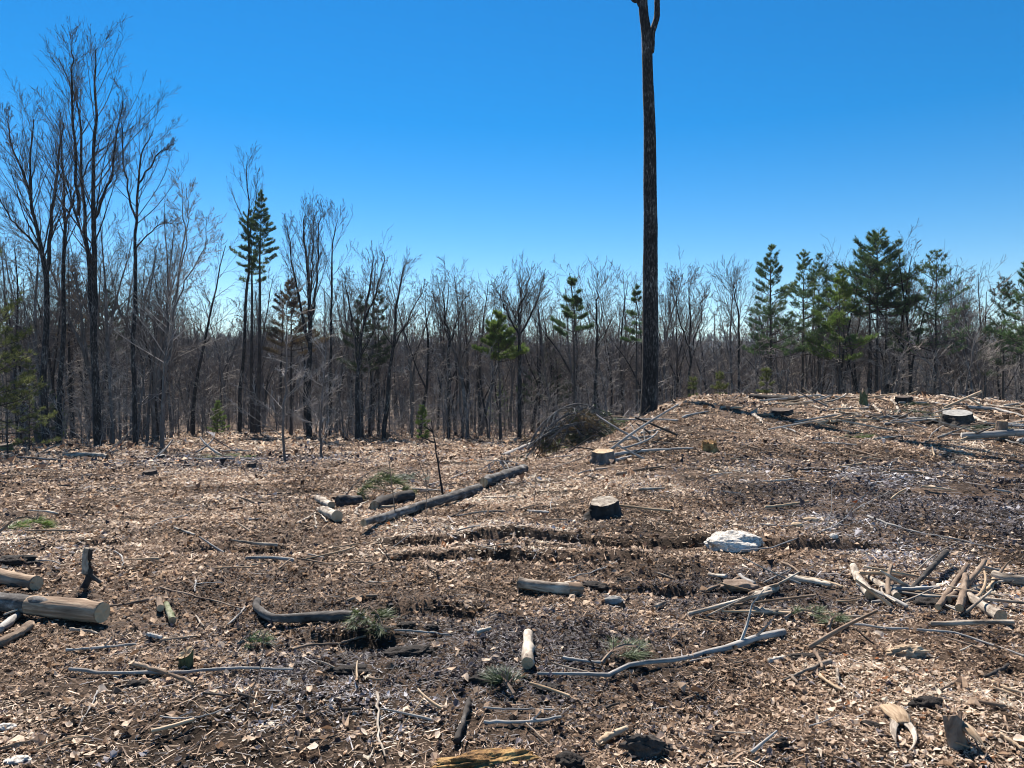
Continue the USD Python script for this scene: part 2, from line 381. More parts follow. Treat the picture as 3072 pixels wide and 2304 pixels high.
def grow(rng, p0, d, L, r, order, top, out, cfg):
    """A branch and its branches. cfg: n points, kids, up (pull upward), wob, ang, ratio per order."""
    n = cfg['n'][order]
    pts, rad = [p0], [r]
    d = d / np.linalg.norm(d)
    p = p0.copy()
    step = L / (n - 1)
    for i in range(1, n):
        d = d + rng.normal(size=3) * cfg['wob'][order]
        d[2] += cfg['up'][order]
        d /= np.linalg.norm(d)
        p = p + d * step
        pts.append(p)
        t = i / (n - 1)
        rad.append(max(r * (1 - t * cfg['taper'][order]), cfg['rmin']))
    pts, rad = np.array(pts), np.array(rad)
    out.append((order, pts, rad))
    if order >= top:
        return
    k = cfg['kids'][order]
    k = rng.poisson(k * (1.0 if order == 0 else 0.85)) if order else int(k)
    for j in range(k):
        t = cfg['from'][order] + (1 - cfg['from'][order]) * ((j + rng.random()) / max(k, 1)) * 0.98
        f = t * (n - 1)
        i = min(int(f), n - 2)
        w = f - i
        q = pts[i] * (1 - w) + pts[i + 1] * w
        rr = rad[i] * (1 - w) + rad[i + 1] * w
        dd = pts[i + 1] - pts[i]
        dd /= np.linalg.norm(dd)
        ang = math.radians(cfg['ang'][order]) * rng.uniform(0.65, 1.3)
        c = dd * math.cos(ang) + rand_perp(rng, dd) * math.sin(ang)
        l = L * cfg['ratio'][order] * rng.uniform(0.55, 1.15) * (1 - 0.55 * t)
        grow(rng, q, c, l, max(rr * cfg['rr'][order] * rng.uniform(0.7, 1.1), cfg['rmin']), order + 1, top, out, cfg)


def cfg(**k):
    base = dict(n=[10, 6, 4, 3, 3], kids=[14, 6, 4, 3], up=[0.02, 0.07, 0.05, 0.03, 0.0], wob=[0.05, 0.10, 0.14, 0.16, 0.2], ang=[42, 38, 38, 40],
                ratio=[0.42, 0.5, 0.5, 0.5], rr=[0.5, 0.6, 0.6, 0.6], taper=[0.85, 0.8, 0.75, 0.6, 0.5], rmin=0.004)
    base['from'] = [0.35, 0.2, 0.15, 0.1]
    base.update(k)
    return base


def tree_parts(root, out, bark_m='grey_bark', twig_m='twig', sides=(8, 5, 3, 3), limbs=False, flare=1.5):
    o0 = [(p, r) for o, p, r in out if o == 0]
    fl = []
    for p, r in o0:
        r = r.copy()
        if p[0][2] < 0.2 and flare > 1:
            extra = np.array([p[0] + (p[1] - p[0]) * t for t in (0.03, 0.1)])
            p, r = np.vstack([p[:1], extra, p[1:]]), np.concatenate([[r[0] * flare], [r[0] * (1 + (flare - 1) * 0.35)], [r[0]], r[1:]])
        fl.append((p, r))
    if len(fl) and sides[0] >= 10:
        for k, (p, r) in enumerate(fl):
            n3 = len(p) * 5
            t0, t1 = np.linspace(0, 1, len(p)), np.linspace(0, 1, n3)
            v, f, gr = rough_tube(np.column_stack([PchipInterpolator(t0, p[:, q])(t1) for q in range(3)]), np.interp(t1, t0, r), 14, 0.06, 2, k + len(p))
            part(root, 'trunk' if k == 0 else 'stem', (v, f), bark_m + '_grained' if bark_m + '_grained' in M else bark_m, True, gr)
    else:
        part(root, 'trunk', tubes(fl, sides[0]), bark_m, smooth=60)
    rest = [(o, p, r) for o, p, r in out if o > 0]
    if limbs:
        big = sorted([i for i in rest if i[0] == 1], key=lambda i: -i[2][0])[:limbs]
        for o, p, r in big:
            part(root, 'limb', tubes([(p, r)], sides[1]), bark_m, smooth=60)
        ids = {id(i[1]) for i in big}
        rest = [i for i in rest if id(i[1]) not in ids]
    V, F = [], []
    n = 0
    for lo, hi, sd in ((1, 1, sides[1]), (2, 9, sides[2])):
        ps = [(p, r) for o, p, r in rest if lo <= o <= hi]
        if ps:
            v, f = tubes(ps, sd, cap=False)
            V.append(v), F.append(f + n)
            n += len(v)
    if V:
        part(root, 'crown', (np.vstack(V), np.vstack(F)), twig_m)


def needles_mesh(rng, centres, dirs, size=0.16, per=12, width=0.018, spread=0.75):
    """Tufts of needles: thin triangles that fan out from each centre."""
    c = np.repeat(np.asarray(centres), per, 0)
    d = np.repeat(np.asarray(dirs), per, 0)
    v = d + rng.normal(size=c.shape) * spread
    v /= np.linalg.norm(v, axis=1, keepdims=True)
    s = np.cross(v, rng.normal(size=c.shape))
    s /= np.linalg.norm(s, axis=1, keepdims=True) + 1e-9
    L = size * rng.uniform(0.6, 1.25, len(c))[:, None]
    w = width * rng.uniform(0.7, 1.3, len(c))[:, None]
    V = np.stack([c - s * w * 0.5, c + s * w * 0.5, c + v * L], 1).reshape(-1, 3)
    return V, np.arange(len(V)).reshape(-1, 3)


def pine(rng, root, H, r0, cb, width, foliage='needles', dens=1.0, low=0.5, top_w=0.25, whorl=0.55, stubs=True, gap=0.15, lean=0.0, tuft=0.19, skew=0.0):
    """A white pine: straight trunk, tiered limbs, tufts of needles on the outer limbs. cb: height of the lowest green limb as a share of H."""
    n = 16
    t = np.linspace(0, 1, n)
    wob = np.cumsum(rng.normal(size=(n, 2)) * 0.006 * H / n * 3, 0)
    P = np.stack([wob[:, 0] + lean * t * H, wob[:, 1], t * H], 1)
    P[0, :2] = 0
    R = np.maximum(r0 * (1 - t) ** 0.85, 0.012)
    R[0] *= 1.35
    part(root, 'trunk', tubes([(P, R)], 7), 'pine_bark', smooth=60)
    limbs, C, D = [], [], []
    z = cb * H - (low * H * cb if stubs else 0)
    while z < H * 0.995:
        tt = z / H
        base = np.array([np.interp(z, P[:, 2], P[:, 0]), np.interp(z, P[:, 2], P[:, 1]), z])
        green = tt >= cb
        s = (tt - cb) / (1 - cb) if green else 0
        prof = width * ((1 - s) ** 0.8 * (0.55 + 0.45 * math.sin(min(1, s * 3 + 0.35) * math.pi / 2)) + top_w * 0.12) if green else width * 0.45
        k = rng.integers(3, 6)
        a0 = rng.random() * 6.28
        for j in range(k):
            if rng.random() < (gap if green else 0.45):
                continue
            a = a0 + j * 6.283 / k + rng.normal() * 0.25
            L = prof * rng.uniform(0.55, 1.2) * (1 + skew * math.cos(a))
            if L < 0.1:
                L = 0.12
            rise = (0.75 * s ** 1.5 + 0.12 - (0.25 if not green else 0) + rng.normal() * 0.10)
            d = np.array([math.cos(a), math.sin(a), rise])
            d /= np.linalg.norm(d)
            m = 5
            q = np.linspace(0, 1, m)
            pts = base + q[:, None] * d * L + np.array([0, 0, 1.0]) * (0.16 * L * q ** 2)[:, None] + rng.normal(size=(m, 3)) * 0.03 * L * q[:, None]
            rad = np.maximum((0.10 + 0.25 * min(L, 3)) * 0.055 * (1 - 0.8 * q), 0.006)
            limbs.append((pts, rad))
            if not green:
                continue
            nt = max(4, int(19 * L * dens))
            for _ in range(nt):
                f = rng.uniform(0.25, 1.0) ** 0.7
                b = base + f * d * L + np.array([0, 0, 0.16 * L * f ** 2])
                side = np.array([-math.sin(a), math.cos(a), 0]) * rng.uniform(-1, 1) * 0.42 * L * (1.1 - f * 0.8)
                e = b + side + np.array([0, 0, abs(rng.normal()) * 0.06 * L + 0.03])
                C.append(e)
                D.append(d * 0.6 + side * 0.4 + np.array([0, 0, 0.45]))
                if rng.random() < 0.3:
                    limbs.append((np.array([b, (b + e) / 2 + [0, 0, 0.01], e]), np.array([0.010, 0.008, 0.006])))
        z += whorl * rng.uniform(0.6, 1.25) * (1 - 0.4 * max(s, 0))
    for _ in range(8):
        C.append(P[-1] + np.array([rng.normal() * 0.05, rng.normal() * 0.05, -rng.random() * 0.4]))
        D.append(np.array([0, 0, 1.0]))
    big = sorted((l for l in limbs if len(l[0]) == 5), key=lambda l: -l[1][0])
    small = [l for l in limbs if len(l[0]) == 3]
    for l in big:
        part(root, 'limb', tubes([l], 4, cap=False), 'pine_bark')
    if small:
        part(root, 'twigs', tubes(small, 3, cap=False), 'pine_bark', kind='stuff')
    D = np.array(D)
    D /= np.linalg.norm(D, axis=1, keepdims=True)
    part(root, 'needles', needles_mesh(rng, C, D, tuft, 15, tuft * 0.10, 0.6), foliage, kind='stuff')


# ------------------------------------------------------------------ ground
def ground():
    ang = np.radians(np.concatenate([np.arange(-180, -48, 4.0), np.arange(-48, 48.01, 0.36), np.arange(52, 180, 4.0)]))
    rr = np.concatenate([np.geomspace(0.4, 2.2, 14)[:-1], np.geomspace(2.2, 12, 230)[:-1], np.geomspace(12, 60, 130)[:-1], np.geomspace(60, 200, 50)[:-1], np.geomspace(200, 2600, 110)[:-1], np.geomspace(2600, 7800, 8)])
    A, R = np.meshgrid(ang, rr, indexing='ij')
    X, Y = np.sin(A) * R, np.cos(A) * R
    Z = height(X, Y)
    v = np.stack([X, Y, Z], -1).reshape(-1, 3)
    na, nr = len(ang), len(rr)
    i, j = np.meshgrid(np.arange(na), np.arange(nr - 1), indexing='ij')
    i2 = (i + 1) % na
    a, b, c, d = i * nr + j, i2 * nr + j, i2 * nr + j + 1, i * nr + j + 1
    f = np.concatenate([np.stack([a, d, c], -1).reshape(-1, 3), np.stack([a, c, b], -1).reshape(-1, 3)])
    v = np.vstack([v, [0, 0, float(height(0, 0.01))]])
    k = np.arange(na)
    f = np.vstack([f, np.stack([np.full(na, len(v) - 1), k * nr, ((k + 1) % na) * nr], 1)])
    cr = np.hypot(v[f].mean(1)[:, 0], v[f].mean(1)[:, 1])
    near = cr < 120
    def sub(mask):
        ff = f[mask]
        u, inv = np.unique(ff, return_inverse=True)
        return v[u], inv.reshape(-1, 3)
    part('/World', 'ground', sub(near), 'ground', smooth=True, kind='structure', label='cleared forest floor of brown soil rising to a low knoll on the right')
    part('/World', 'hills', sub(~near), 'far_ground', smooth=True, kind='structure', label='low wooded hills behind the clearing with a bluish ridge at the back')


ground()


# ------------------------------------------------------------------ litter on the ground
LEAF = np.array([[0, 0, 0], [-0.34, 0.28, 0], [0.34, 0.28, 0], [0, 0.5, 0], [-0.30, 0.70, 0], [0.30, 0.70, 0], [0, 1.0, 0]])
LEAF_F = np.array([[0, 3, 1], [0, 2, 3], [1, 3, 4], [3, 2, 5], [4, 3, 6], [3, 5, 6]])


def frames(rng, n, tilt):
    """Random frames whose z leans by about tilt from upright."""
    az = rng.random(n) * 6.283
    tz = np.abs(rng.normal(size=n)) * tilt
    ta = rng.random(n) * 6.283
    zz = np.stack([np.sin(tz) * np.cos(ta), np.sin(tz) * np.sin(ta), np.cos(tz)], 1)
    xx = np.stack([np.cos(az), np.sin(az), 0 * az], 1)
    xx -= zz * (xx * zz).sum(1, keepdims=True)
    xx /= np.linalg.norm(xx, axis=1, keepdims=True)
    return xx, np.cross(zz, xx), zz


LEAF4 = np.array([[-0.1, 0, 0], [0.42, 0.45, 0], [0.05, 1.0, 0], [-0.42, 0.55, 0]])
LEAF4_F = np.array([[0, 1, 2], [0, 2, 3]])


def leaf_mesh(rng, P, size, tilt=0.5, lift=0.012, plain=False):
    n = len(P)
    X, Y, Z = frames(rng, n, tilt)
    w = rng.uniform(0.4, 1.1, n)
    curl, fold = rng.normal(size=n) * 0.85, rng.uniform(-0.1, 1.5, n)
    L_, F_ = (LEAF4, LEAF4_F) if plain else (LEAF, LEAF_F)
    c_ = len(L_)
    T = np.repeat(L_[None], n, 0)
    T[:, :, :2] += rng.normal(size=(n, c_, 2)) * 0.07
    T[:, :, 0] *= w[:, None]
    T[:, :, 2] = curl[:, None] * (T[:, :, 1] - 0.5) ** 2 * 1.6 + fold[:, None] * np.abs(T[:, :, 0]) * 0.8 + rng.normal(size=(n, c_)) * 0.05
    T[:, :, 1] -= 0.5
    T *= size[:, None, None]
    V = P[:, None] + T[:, :, :1] * X[:, None] + T[:, :, 1:2] * Y[:, None] + T[:, :, 2:] * Z[:, None]
    V[:, :, 2] += lift
    return V.reshape(-1, 3), (F_[None] + (np.arange(n) * c_)[:, None, None]).reshape(-1, 3)


def chip_mesh(rng, P, length, rad, tilt=0.16, plain=False):
    n = len(P)
    tilt = tilt if not plain else 0.12
    az = rng.random(n) * 6.283
    el = rng.normal(size=n) * tilt
    d = np.stack([np.cos(az) * np.cos(el), np.sin(az) * np.cos(el), np.sin(el)], 1)
    s = np.stack([-np.sin(az), np.cos(az), 0 * az], 1)
    u = np.cross(d, s)
    flat = rng.uniform(0.3, 1.0, n)
    bend = rng.normal(size=n) * 0.08
    rows = []
    for t, k in ((-0.5, 1.0), (0.5, 0.6)):
        c = P + d * (t * length)[:, None] + s * (bend * length * (0.25 - t * t) * 2)[:, None]
        for a in (0.5, 2.6, 4.7):
            rows.append(c + k * rad[:, None] * (math.cos(a) * s * 1.2 + math.sin(a) * flat[:, None] * u))
    V = np.stack(rows, 1)
    V[:, :, 2] += (rad * 1.1 + 0.004)[:, None]
    if plain:
        V = V[:, [0, 2, 3, 5]] + np.array([0, 0, 0.004])
        return V.reshape(-1, 3), (np.array([[0, 1, 3], [0, 3, 2]])[None] + (np.arange(n) * 4)[:, None, None]).reshape(-1, 3)
    tri = []
    for r in range(1):
        for i in range(3):
            a, b = r * 3 + i, r * 3 + (i + 1) % 3
            tri += [[a, b, b + 3], [a, b + 3, a + 3]]
    tri = np.array(tri)
    return V.reshape(-1, 3), (tri[None] + (np.arange(n) * 6)[:, None, None]).reshape(-1, 3)


def scatter(rng, n, r0, r1, half=40.0):
    r = np.sqrt(rng.uniform(r0 ** 2, r1 ** 2, n))
    a = np.radians(rng.uniform(-half, half, n))
    return np.sin(a) * r, np.cos(a) * r


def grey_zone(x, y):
    """Grey litter mask: crown shade painted on the right-hand slope, plus a near strip."""
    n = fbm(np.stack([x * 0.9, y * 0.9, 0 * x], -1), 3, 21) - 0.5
    a = 1.25 * np.exp(-(((x - 5.4) / 3.0) ** 2 + ((y - 9.0) / 2.9) ** 2))  # crown shade on the right slope, put into the litter colour
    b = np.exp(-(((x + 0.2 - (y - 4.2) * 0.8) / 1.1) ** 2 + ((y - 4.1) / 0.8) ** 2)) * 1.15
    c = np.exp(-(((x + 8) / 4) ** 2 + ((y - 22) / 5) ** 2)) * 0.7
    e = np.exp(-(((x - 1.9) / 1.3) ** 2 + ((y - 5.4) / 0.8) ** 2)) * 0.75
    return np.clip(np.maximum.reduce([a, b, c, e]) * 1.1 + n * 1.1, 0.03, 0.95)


def bare_zone(x, y):
    """Patches of churned bare soil, with little on them."""
    b = np.clip((fbm(np.stack([x * 1.3 + 7, y * 1.9, 0 * x], -1), 4, 33) - 0.54) * 5, 0, 0.8)
    rut = np.clip(-ruts(x, y) * 14, 0, 0.97)
    mud = 0.55 * np.exp(-(((x - 0.4) / 4.5) ** 2 + ((y - 7.3) / 1.5) ** 2))
    return np.clip(np.maximum.reduce([b, rut, mud]), 0, 0.97)


rng = np.random.default_rng(11)
leafs, chips = {'leaves': [], 'shade_grey_leaves': []}, {'chips': [], 'grey_chips': []}
for r0, r1, nl, nc, sz, cl in ((2.2, 6, 66000, 92000, 0.0145, 0.024), (6, 11, 105000, 98000, 0.020, 0.036), (11, 20, 130000, 95000, 0.029, 0.065), (20, 36, 115000, 62000, 0.055, 0.11), (36, 62, 44000, 14000, 0.11, 0.22)):
    x, y = scatter(rng, nl, r0, r1)
    keep = rng.random(nl) > bare_zone(x, y)
    x, y = x[keep], y[keep]
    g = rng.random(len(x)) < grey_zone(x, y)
    s = sz * np.exp(np.clip(rng.normal(size=len(x)) * 0.55, -1, 1.05))
    P = np.stack([x, y, height(x, y)], 1)
    for k, m in (('leaves', ~g), ('shade_grey_leaves', g)):
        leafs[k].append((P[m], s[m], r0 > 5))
    if r0 < 3:                                     # a few whole, bigger leaves close by
        x, y = scatter(rng, 900, 2.4, 7)
        leafs['leaves'].append((np.stack([x, y, height(x, y) + 0.012], 1), rng.uniform(0.03, 0.065, 900), False))
    x, y = scatter(rng, nc, r0, r1)
    keep = rng.random(nc) > bare_zone(x, y) * 0.75
    x, y = x[keep], y[keep]
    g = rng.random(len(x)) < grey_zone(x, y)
    l = cl * np.exp(np.clip(rng.normal(size=len(x)) * 0.75, -1.2, 1.7))
    r = (0.0011 + 0.024 * l * rng.random(len(x)) ** 2.2) * (1 + (r0 > 10) * 0.7)
    P = np.stack([x, y, height(x, y)], 1)
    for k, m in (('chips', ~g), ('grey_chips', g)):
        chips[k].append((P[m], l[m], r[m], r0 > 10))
for k, name, lab in (('leaves', 'leaf_litter', 'dry tan fallen leaves strewn thickly over the cleared ground'), ('shade_grey_leaves', 'shade_grey_litter', 'matted grey old leaves on the slope at right and across the near ground')):
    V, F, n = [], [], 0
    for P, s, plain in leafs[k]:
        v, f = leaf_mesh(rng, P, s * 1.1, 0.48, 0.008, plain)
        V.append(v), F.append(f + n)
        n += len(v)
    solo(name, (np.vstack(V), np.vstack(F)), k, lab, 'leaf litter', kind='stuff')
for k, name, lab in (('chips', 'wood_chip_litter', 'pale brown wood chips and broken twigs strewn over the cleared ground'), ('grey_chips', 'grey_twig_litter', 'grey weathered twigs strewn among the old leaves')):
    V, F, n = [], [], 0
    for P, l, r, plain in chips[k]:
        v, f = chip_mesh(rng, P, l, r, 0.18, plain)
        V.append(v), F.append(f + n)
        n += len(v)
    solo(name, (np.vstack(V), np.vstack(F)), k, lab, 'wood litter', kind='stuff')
# crumbs of dark soil
x, y = scatter(rng, 45000, 2.4, 11)
keep = rng.random(len(x)) < np.clip(bare_zone(x, y) * 0.9 + 0.04, 0, 1)
x, y = x[keep], y[keep]
oct_v = np.array([[1, 0, 0], [-1, 0, 0], [0, 1, 0], [0, -1, 0], [0, 0, 1], [0, 0, -1]], float)
oct_f = np.array([[0, 2, 4], [2, 1, 4], [1, 3, 4], [3, 0, 4], [2, 0, 5], [1, 2, 5], [3, 1, 5], [0, 3, 5]])
s = 0.0065 * np.exp(rng.normal(size=len(x)) * 0.45)
V = np.stack([x, y, height(x, y) + s * 0.3], 1)[:, None] + (oct_v[None] * rng.uniform(0.5, 1.3, (len(x), 6, 1))) * s[:, None, None] * np.array([1.2, 1.2, 0.8])
solo('soil_crumbs', (V.reshape(-1, 3), (oct_f[None] + (np.arange(len(x)) * 6)[:, None, None]).reshape(-1, 3)), 'clods', 'dark crumbs of churned soil along the wheel ruts', 'soil', kind='stuff')


# ------------------------------------------------------------------ woods
def kinds():
    """Patterns for the repeated trees, kept as class prims."""
    stage.CreateClassPrim('/World/Kinds')


kinds()


def pattern(name):
    p = UsdGeom.Xform.Define(stage, '/World/Kinds/' + name).GetPrim()
    return p


BARE = []
for i in range(12):
    r_ = np.random.default_rng(100 + i)
    root = pattern(f'bare_{"abcdefghijkl"[i]}')
    out = []
    forked = i % 3
    H = 10.0
    c = cfg(kids=[(20, 17, 22)[i % 3], 8, 5, 2], ratio=[0.42, 0.5, 0.5, 0.5], rr=[0.42, 0.55, 0.6, 0.6], ang=[(44, 54, 36, 48)[i % 4], 38, 38, 40], up=[0.02, (0.06, 0.045, 0.07)[i % 3], 0.03, 0.02, 0], wob=[0.05, 0.07, 0.10, 0.13, 0.15], rmin=0.0055)
    c['from'] = [(0.38, 0.3, 0.42)[i % 3], 0.15, 0.15, 0.1]
    grow(r_, np.zeros(3), np.array([r_.normal() * 0.03, r_.normal() * 0.03, 1.0]), H, 0.115, 0, 3, out, c)
    if forked:
        base = out[0][1]
        for _ in range(forked):
            q = base[3 + _].copy()
            d = np.array([r_.normal() * 0.25, r_.normal() * 0.25, 1.0])
            grow(r_, q, d, (H - q[2]) * r_.uniform(0.75, 0.95), out[0][2][3 + _] * 0.75, 0, 3, out, {**c, 'kids': [9, 6, 4, 2], 'from': [0.2, 0.15, 0.15, 0.1]})
    tree_parts(root, out, ('grey_bark', 'dark_bark')[i % 2], 'twig', (7, 4, 3, 3))
    BARE.append(str(root.GetPath()))

SLIM = []
for i in range(6):
    r_ = np.random.default_rng(200 + i)
    root = pattern(f'slim_{"abcdef"[i]}')
    out = []
    c = cfg(kids=[22, 5, 3, 2], ratio=[0.34, 0.45, 0.5, 0.5], ang=[62, 45, 40, 40], up=[0.01, 0.03, 0.02, 0.0, 0], wob=[0.04, 0.13, 0.16, 0.2, 0.2], rmin=0.008)
    c['from'] = [0.14, 0.2, 0.2, 0.1]
    grow(r_, np.zeros(3), np.array([r_.normal() * 0.04, r_.normal() * 0.04, 1.0]), 7.0, 0.06, 0, 3, out, c)
    tree_parts(root, out, 'grey_bark', ('brush_twig', 'pale_twig')[i % 2], (6, 3, 3, 3), flare=1.2)
    SLIM.append(str(root.GetPath()))

# -------- trees of the treeline, told apart by nothing but where they stand
rng = np.random.default_rng(5)


def edge(u):
    """Distance to the edge of the standing wood in column u."""
    return float(np.interp(u, [-300, 0, 300, 420, 500, 640, 700, 900, 1150, 1400, 1700, 2500], [35, 35, 36, 44, 56, 54, 43, 42, 43, 44, 42, 40]))


def zone_of(u):
    for lim, what in ((430, 'behind the tall trees at the left'), (640, 'around the pair of tall thin pines'), (930, 'in the thicket left of the middle'), (1200, 'behind the clearing in the middle'), (1420, 'between the lone pine and the tall trunk'), (1620, 'just right of the tall trunk')):
        if u < lim:
            return what
    return 'among the pines behind the knoll'


for i in range(270):
    u = rng.uniform(-50, 2265)
    y = edge(u) + 1.5 + rng.exponential(16) + rng.random() * 6
    if y > 115:
        y = 60 + rng.random() * 50
    p = foot(u, y)
    Hh = rng.uniform(7.0, 11.5) * (1.12 if u < 700 else 1.0) * (1 + 0.004 * (y - 45))
    k = BARE[rng.integers(len(BARE))]
    size, where = ('tall' if Hh > 9.6 else 'low'), zone_of(u)
    thing('bare_tree', f'{size} bare grey tree {where}', 'tree', p - [0, 0, 0.1], rng.random() * 6.28, (Hh / 10 * rng.uniform(0.85, 1.15),) * 2 + (Hh / 10,), f'{size} bare trees {where}', k)
for i in range(220):
    u = rng.uniform(-40, 2255)
    y = edge(u) + rng.exponential(9)
    p = foot(u, y)
    Hh = rng.uniform(3.0, 7.5)
    k = SLIM[rng.integers(len(SLIM))]
    size, where = ('tall' if Hh > 5.2 else 'small'), zone_of(u)
    thing('young_bare_tree', f'{size} thin young bare tree {where}', 'tree', p - [0, 0, 0.05], rng.random() * 6.28, Hh / 7, f'{size} thin young bare trees {where}', k)

# -------- brush below the trees and the far wood: one mass each
def instancer(name, protos, P, rz, sc, label, category):
    path = fresh('/World', name)
    pi = UsdGeom.PointInstancer.Define(stage, path)
    targets = []
    for k, (mesh, m) in enumerate(protos):
        g = usdkit.mesh(stage, f'{path}/clump_{k:03d}', mesh, M[m])
        if str(M[m].GetPath()) in TONED:
            add_tone(g, mesh[1], len(mesh[0]))
        targets.append(g.GetPath())
    pi.CreatePrototypesRel().SetTargets(targets)
    r_ = np.random.default_rng(len(P))
    pi.CreateProtoIndicesAttr(Vt.IntArray.FromNumpy(r_.integers(0, len(protos), len(P)).astype(np.int32)))
    pi.CreatePositionsAttr(Vt.Vec3fArray.FromNumpy(P.astype(np.float32)))
    q = np.zeros((len(P), 4), np.float32)
    pi.CreateOrientationsAttr(Vt.QuathArray([Gf.Quath(float(math.cos(a / 2)), 0.0, 0.0, float(math.sin(a / 2))) for a in rz]))
    pi.CreateScalesAttr(Vt.Vec3fArray.FromNumpy(np.repeat(np.asarray(sc)[:, None], 3, 1).astype(np.float32)))
    tags(pi.GetPrim(), label, category, kind='stuff')


brush = []
for i in range(5):
    r_ = np.random.default_rng(300 + i)
    out = []
    c = cfg(n=[5, 4, 3, 3], kids=[6, 3, 2], ratio=[0.45, 0.5, 0.5], ang=[45, 40, 40], rmin=0.007, wob=[0.14, 0.2, 0.2, 0.2], up=[0.0, 0.02, 0.0, 0.0])
    c['from'] = [0.2, 0.2, 0.2]
    for _ in range(14):
        d = np.array([r_.normal() * 0.35, r_.normal() * 0.35, 1.0])
        grow(r_, np.array([r_.normal() * 0.8, r_.normal() * 0.8, 0]), d, r_.uniform(0.8, 3.6), 0.016, 0, 2, out, c)
    v, f = tubes([(p, r) for o, p, r in out], 3, cap=False)
    brush.append(((v, f), ('brush_twig', 'pale_twig', 'brush_twig', 'pale_twig', 'brush_twig')[i]))
rng = np.random.default_rng(8)
U = rng.uniform(-250, 2450, 430)
Y = np.array([edge(u) for u in U]) + rng.exponential(22, len(U)) + 0.5
P = np.array([foot(u, y) for u, y in zip(U, Y)])
instancer('undergrowth', brush, P, rng.random(len(P)) * 6.28, rng.uniform(0.35, 0.9, len(P)), 'dense grey leafless undergrowth filling the wood behind the clearing', 'undergrowth')

far = []
for i in range(6):
    r_ = np.random.default_rng(400 + i)
    out = []
    c = cfg(n=[5, 4, 3, 2], kids=[14, 6, 4], ratio=[0.42, 0.5, 0.5], ang=[42, 40, 40], rmin=0.02)
    c['from'] = [0.22, 0.15, 0.15]
    grow(r_, np.zeros(3), np.array([0, 0, 1.0]), 10.0, 0.13, 0, 3, out, c)
    far.append((tubes([(p, r) for o, p, r in out], 3, cap=False), 'far_wood'))
rng = np.random.default_rng(9)
n = 8500
r = np.sqrt(rng.uniform(85 ** 2, 480 ** 2, n * 2))[: n]
r = np.where(rng.random(n) < 0.35, rng.uniform(80, 200, n), r)
a = np.radians(rng.uniform(-44, 44, n))
x, y = np.sin(a) * r, np.cos(a) * r
P = np.stack([x, y, height(x, y) - 0.2], 1)
instancer('far_wood', far, P, rng.random(n) * 6.28, 0.5 + 0.75 * rng.random(n) ** 1.6, 'far grey leafless wood covering the low hill behind the trees', 'wood')

# pines dotted on the far hill, too many and too small to count
con = []
for i in range(3):
    r_ = np.random.default_rng(450 + i)
    C, D = [], []
    for _ in range(260):
        t = r_.random() ** 0.8
        a_ = r_.random() * 6.28
        rad = 2.0 * (1 - t) * r_.uniform(0.3, 1.0)
        C.append([rad * math.cos(a_), rad * math.sin(a_), 3 + 8 * t])
        D.append([math.cos(a_), math.sin(a_), 0.3])
    con.append((needles_mesh(r_, C, D, 0.8, 4, 0.30, 0.5), 'needles_dark'))
n = 420
r = rng.uniform(240, 470, n)
a = np.radians(np.where(rng.random(n) < 0.4, rng.uniform(-42, -8, n), rng.uniform(-42, 42, n)))
x, y = np.sin(a) * r, np.cos(a) * r
P = np.stack([x, y, height(x, y)], 1)
instancer('far_pines', con, P, rng.random(n) * 6.28, rng.uniform(0.5, 0.95, n), 'small dark pines scattered over the far low hill', 'pines')
n = 2600
r = rng.uniform(1150, 1600, n)
a = np.radians(rng.uniform(-42, 42, n))
x, y = np.sin(a) * r, np.cos(a) * r
P = np.stack([x, y, height(x, y) - 0.5], 1)
instancer('ridge_wood', far[:3] + con, P, rng.random(n) * 6.28, rng.uniform(0.9, 1.5, n), 'wood on the distant bluish ridge at the skyline', 'wood')


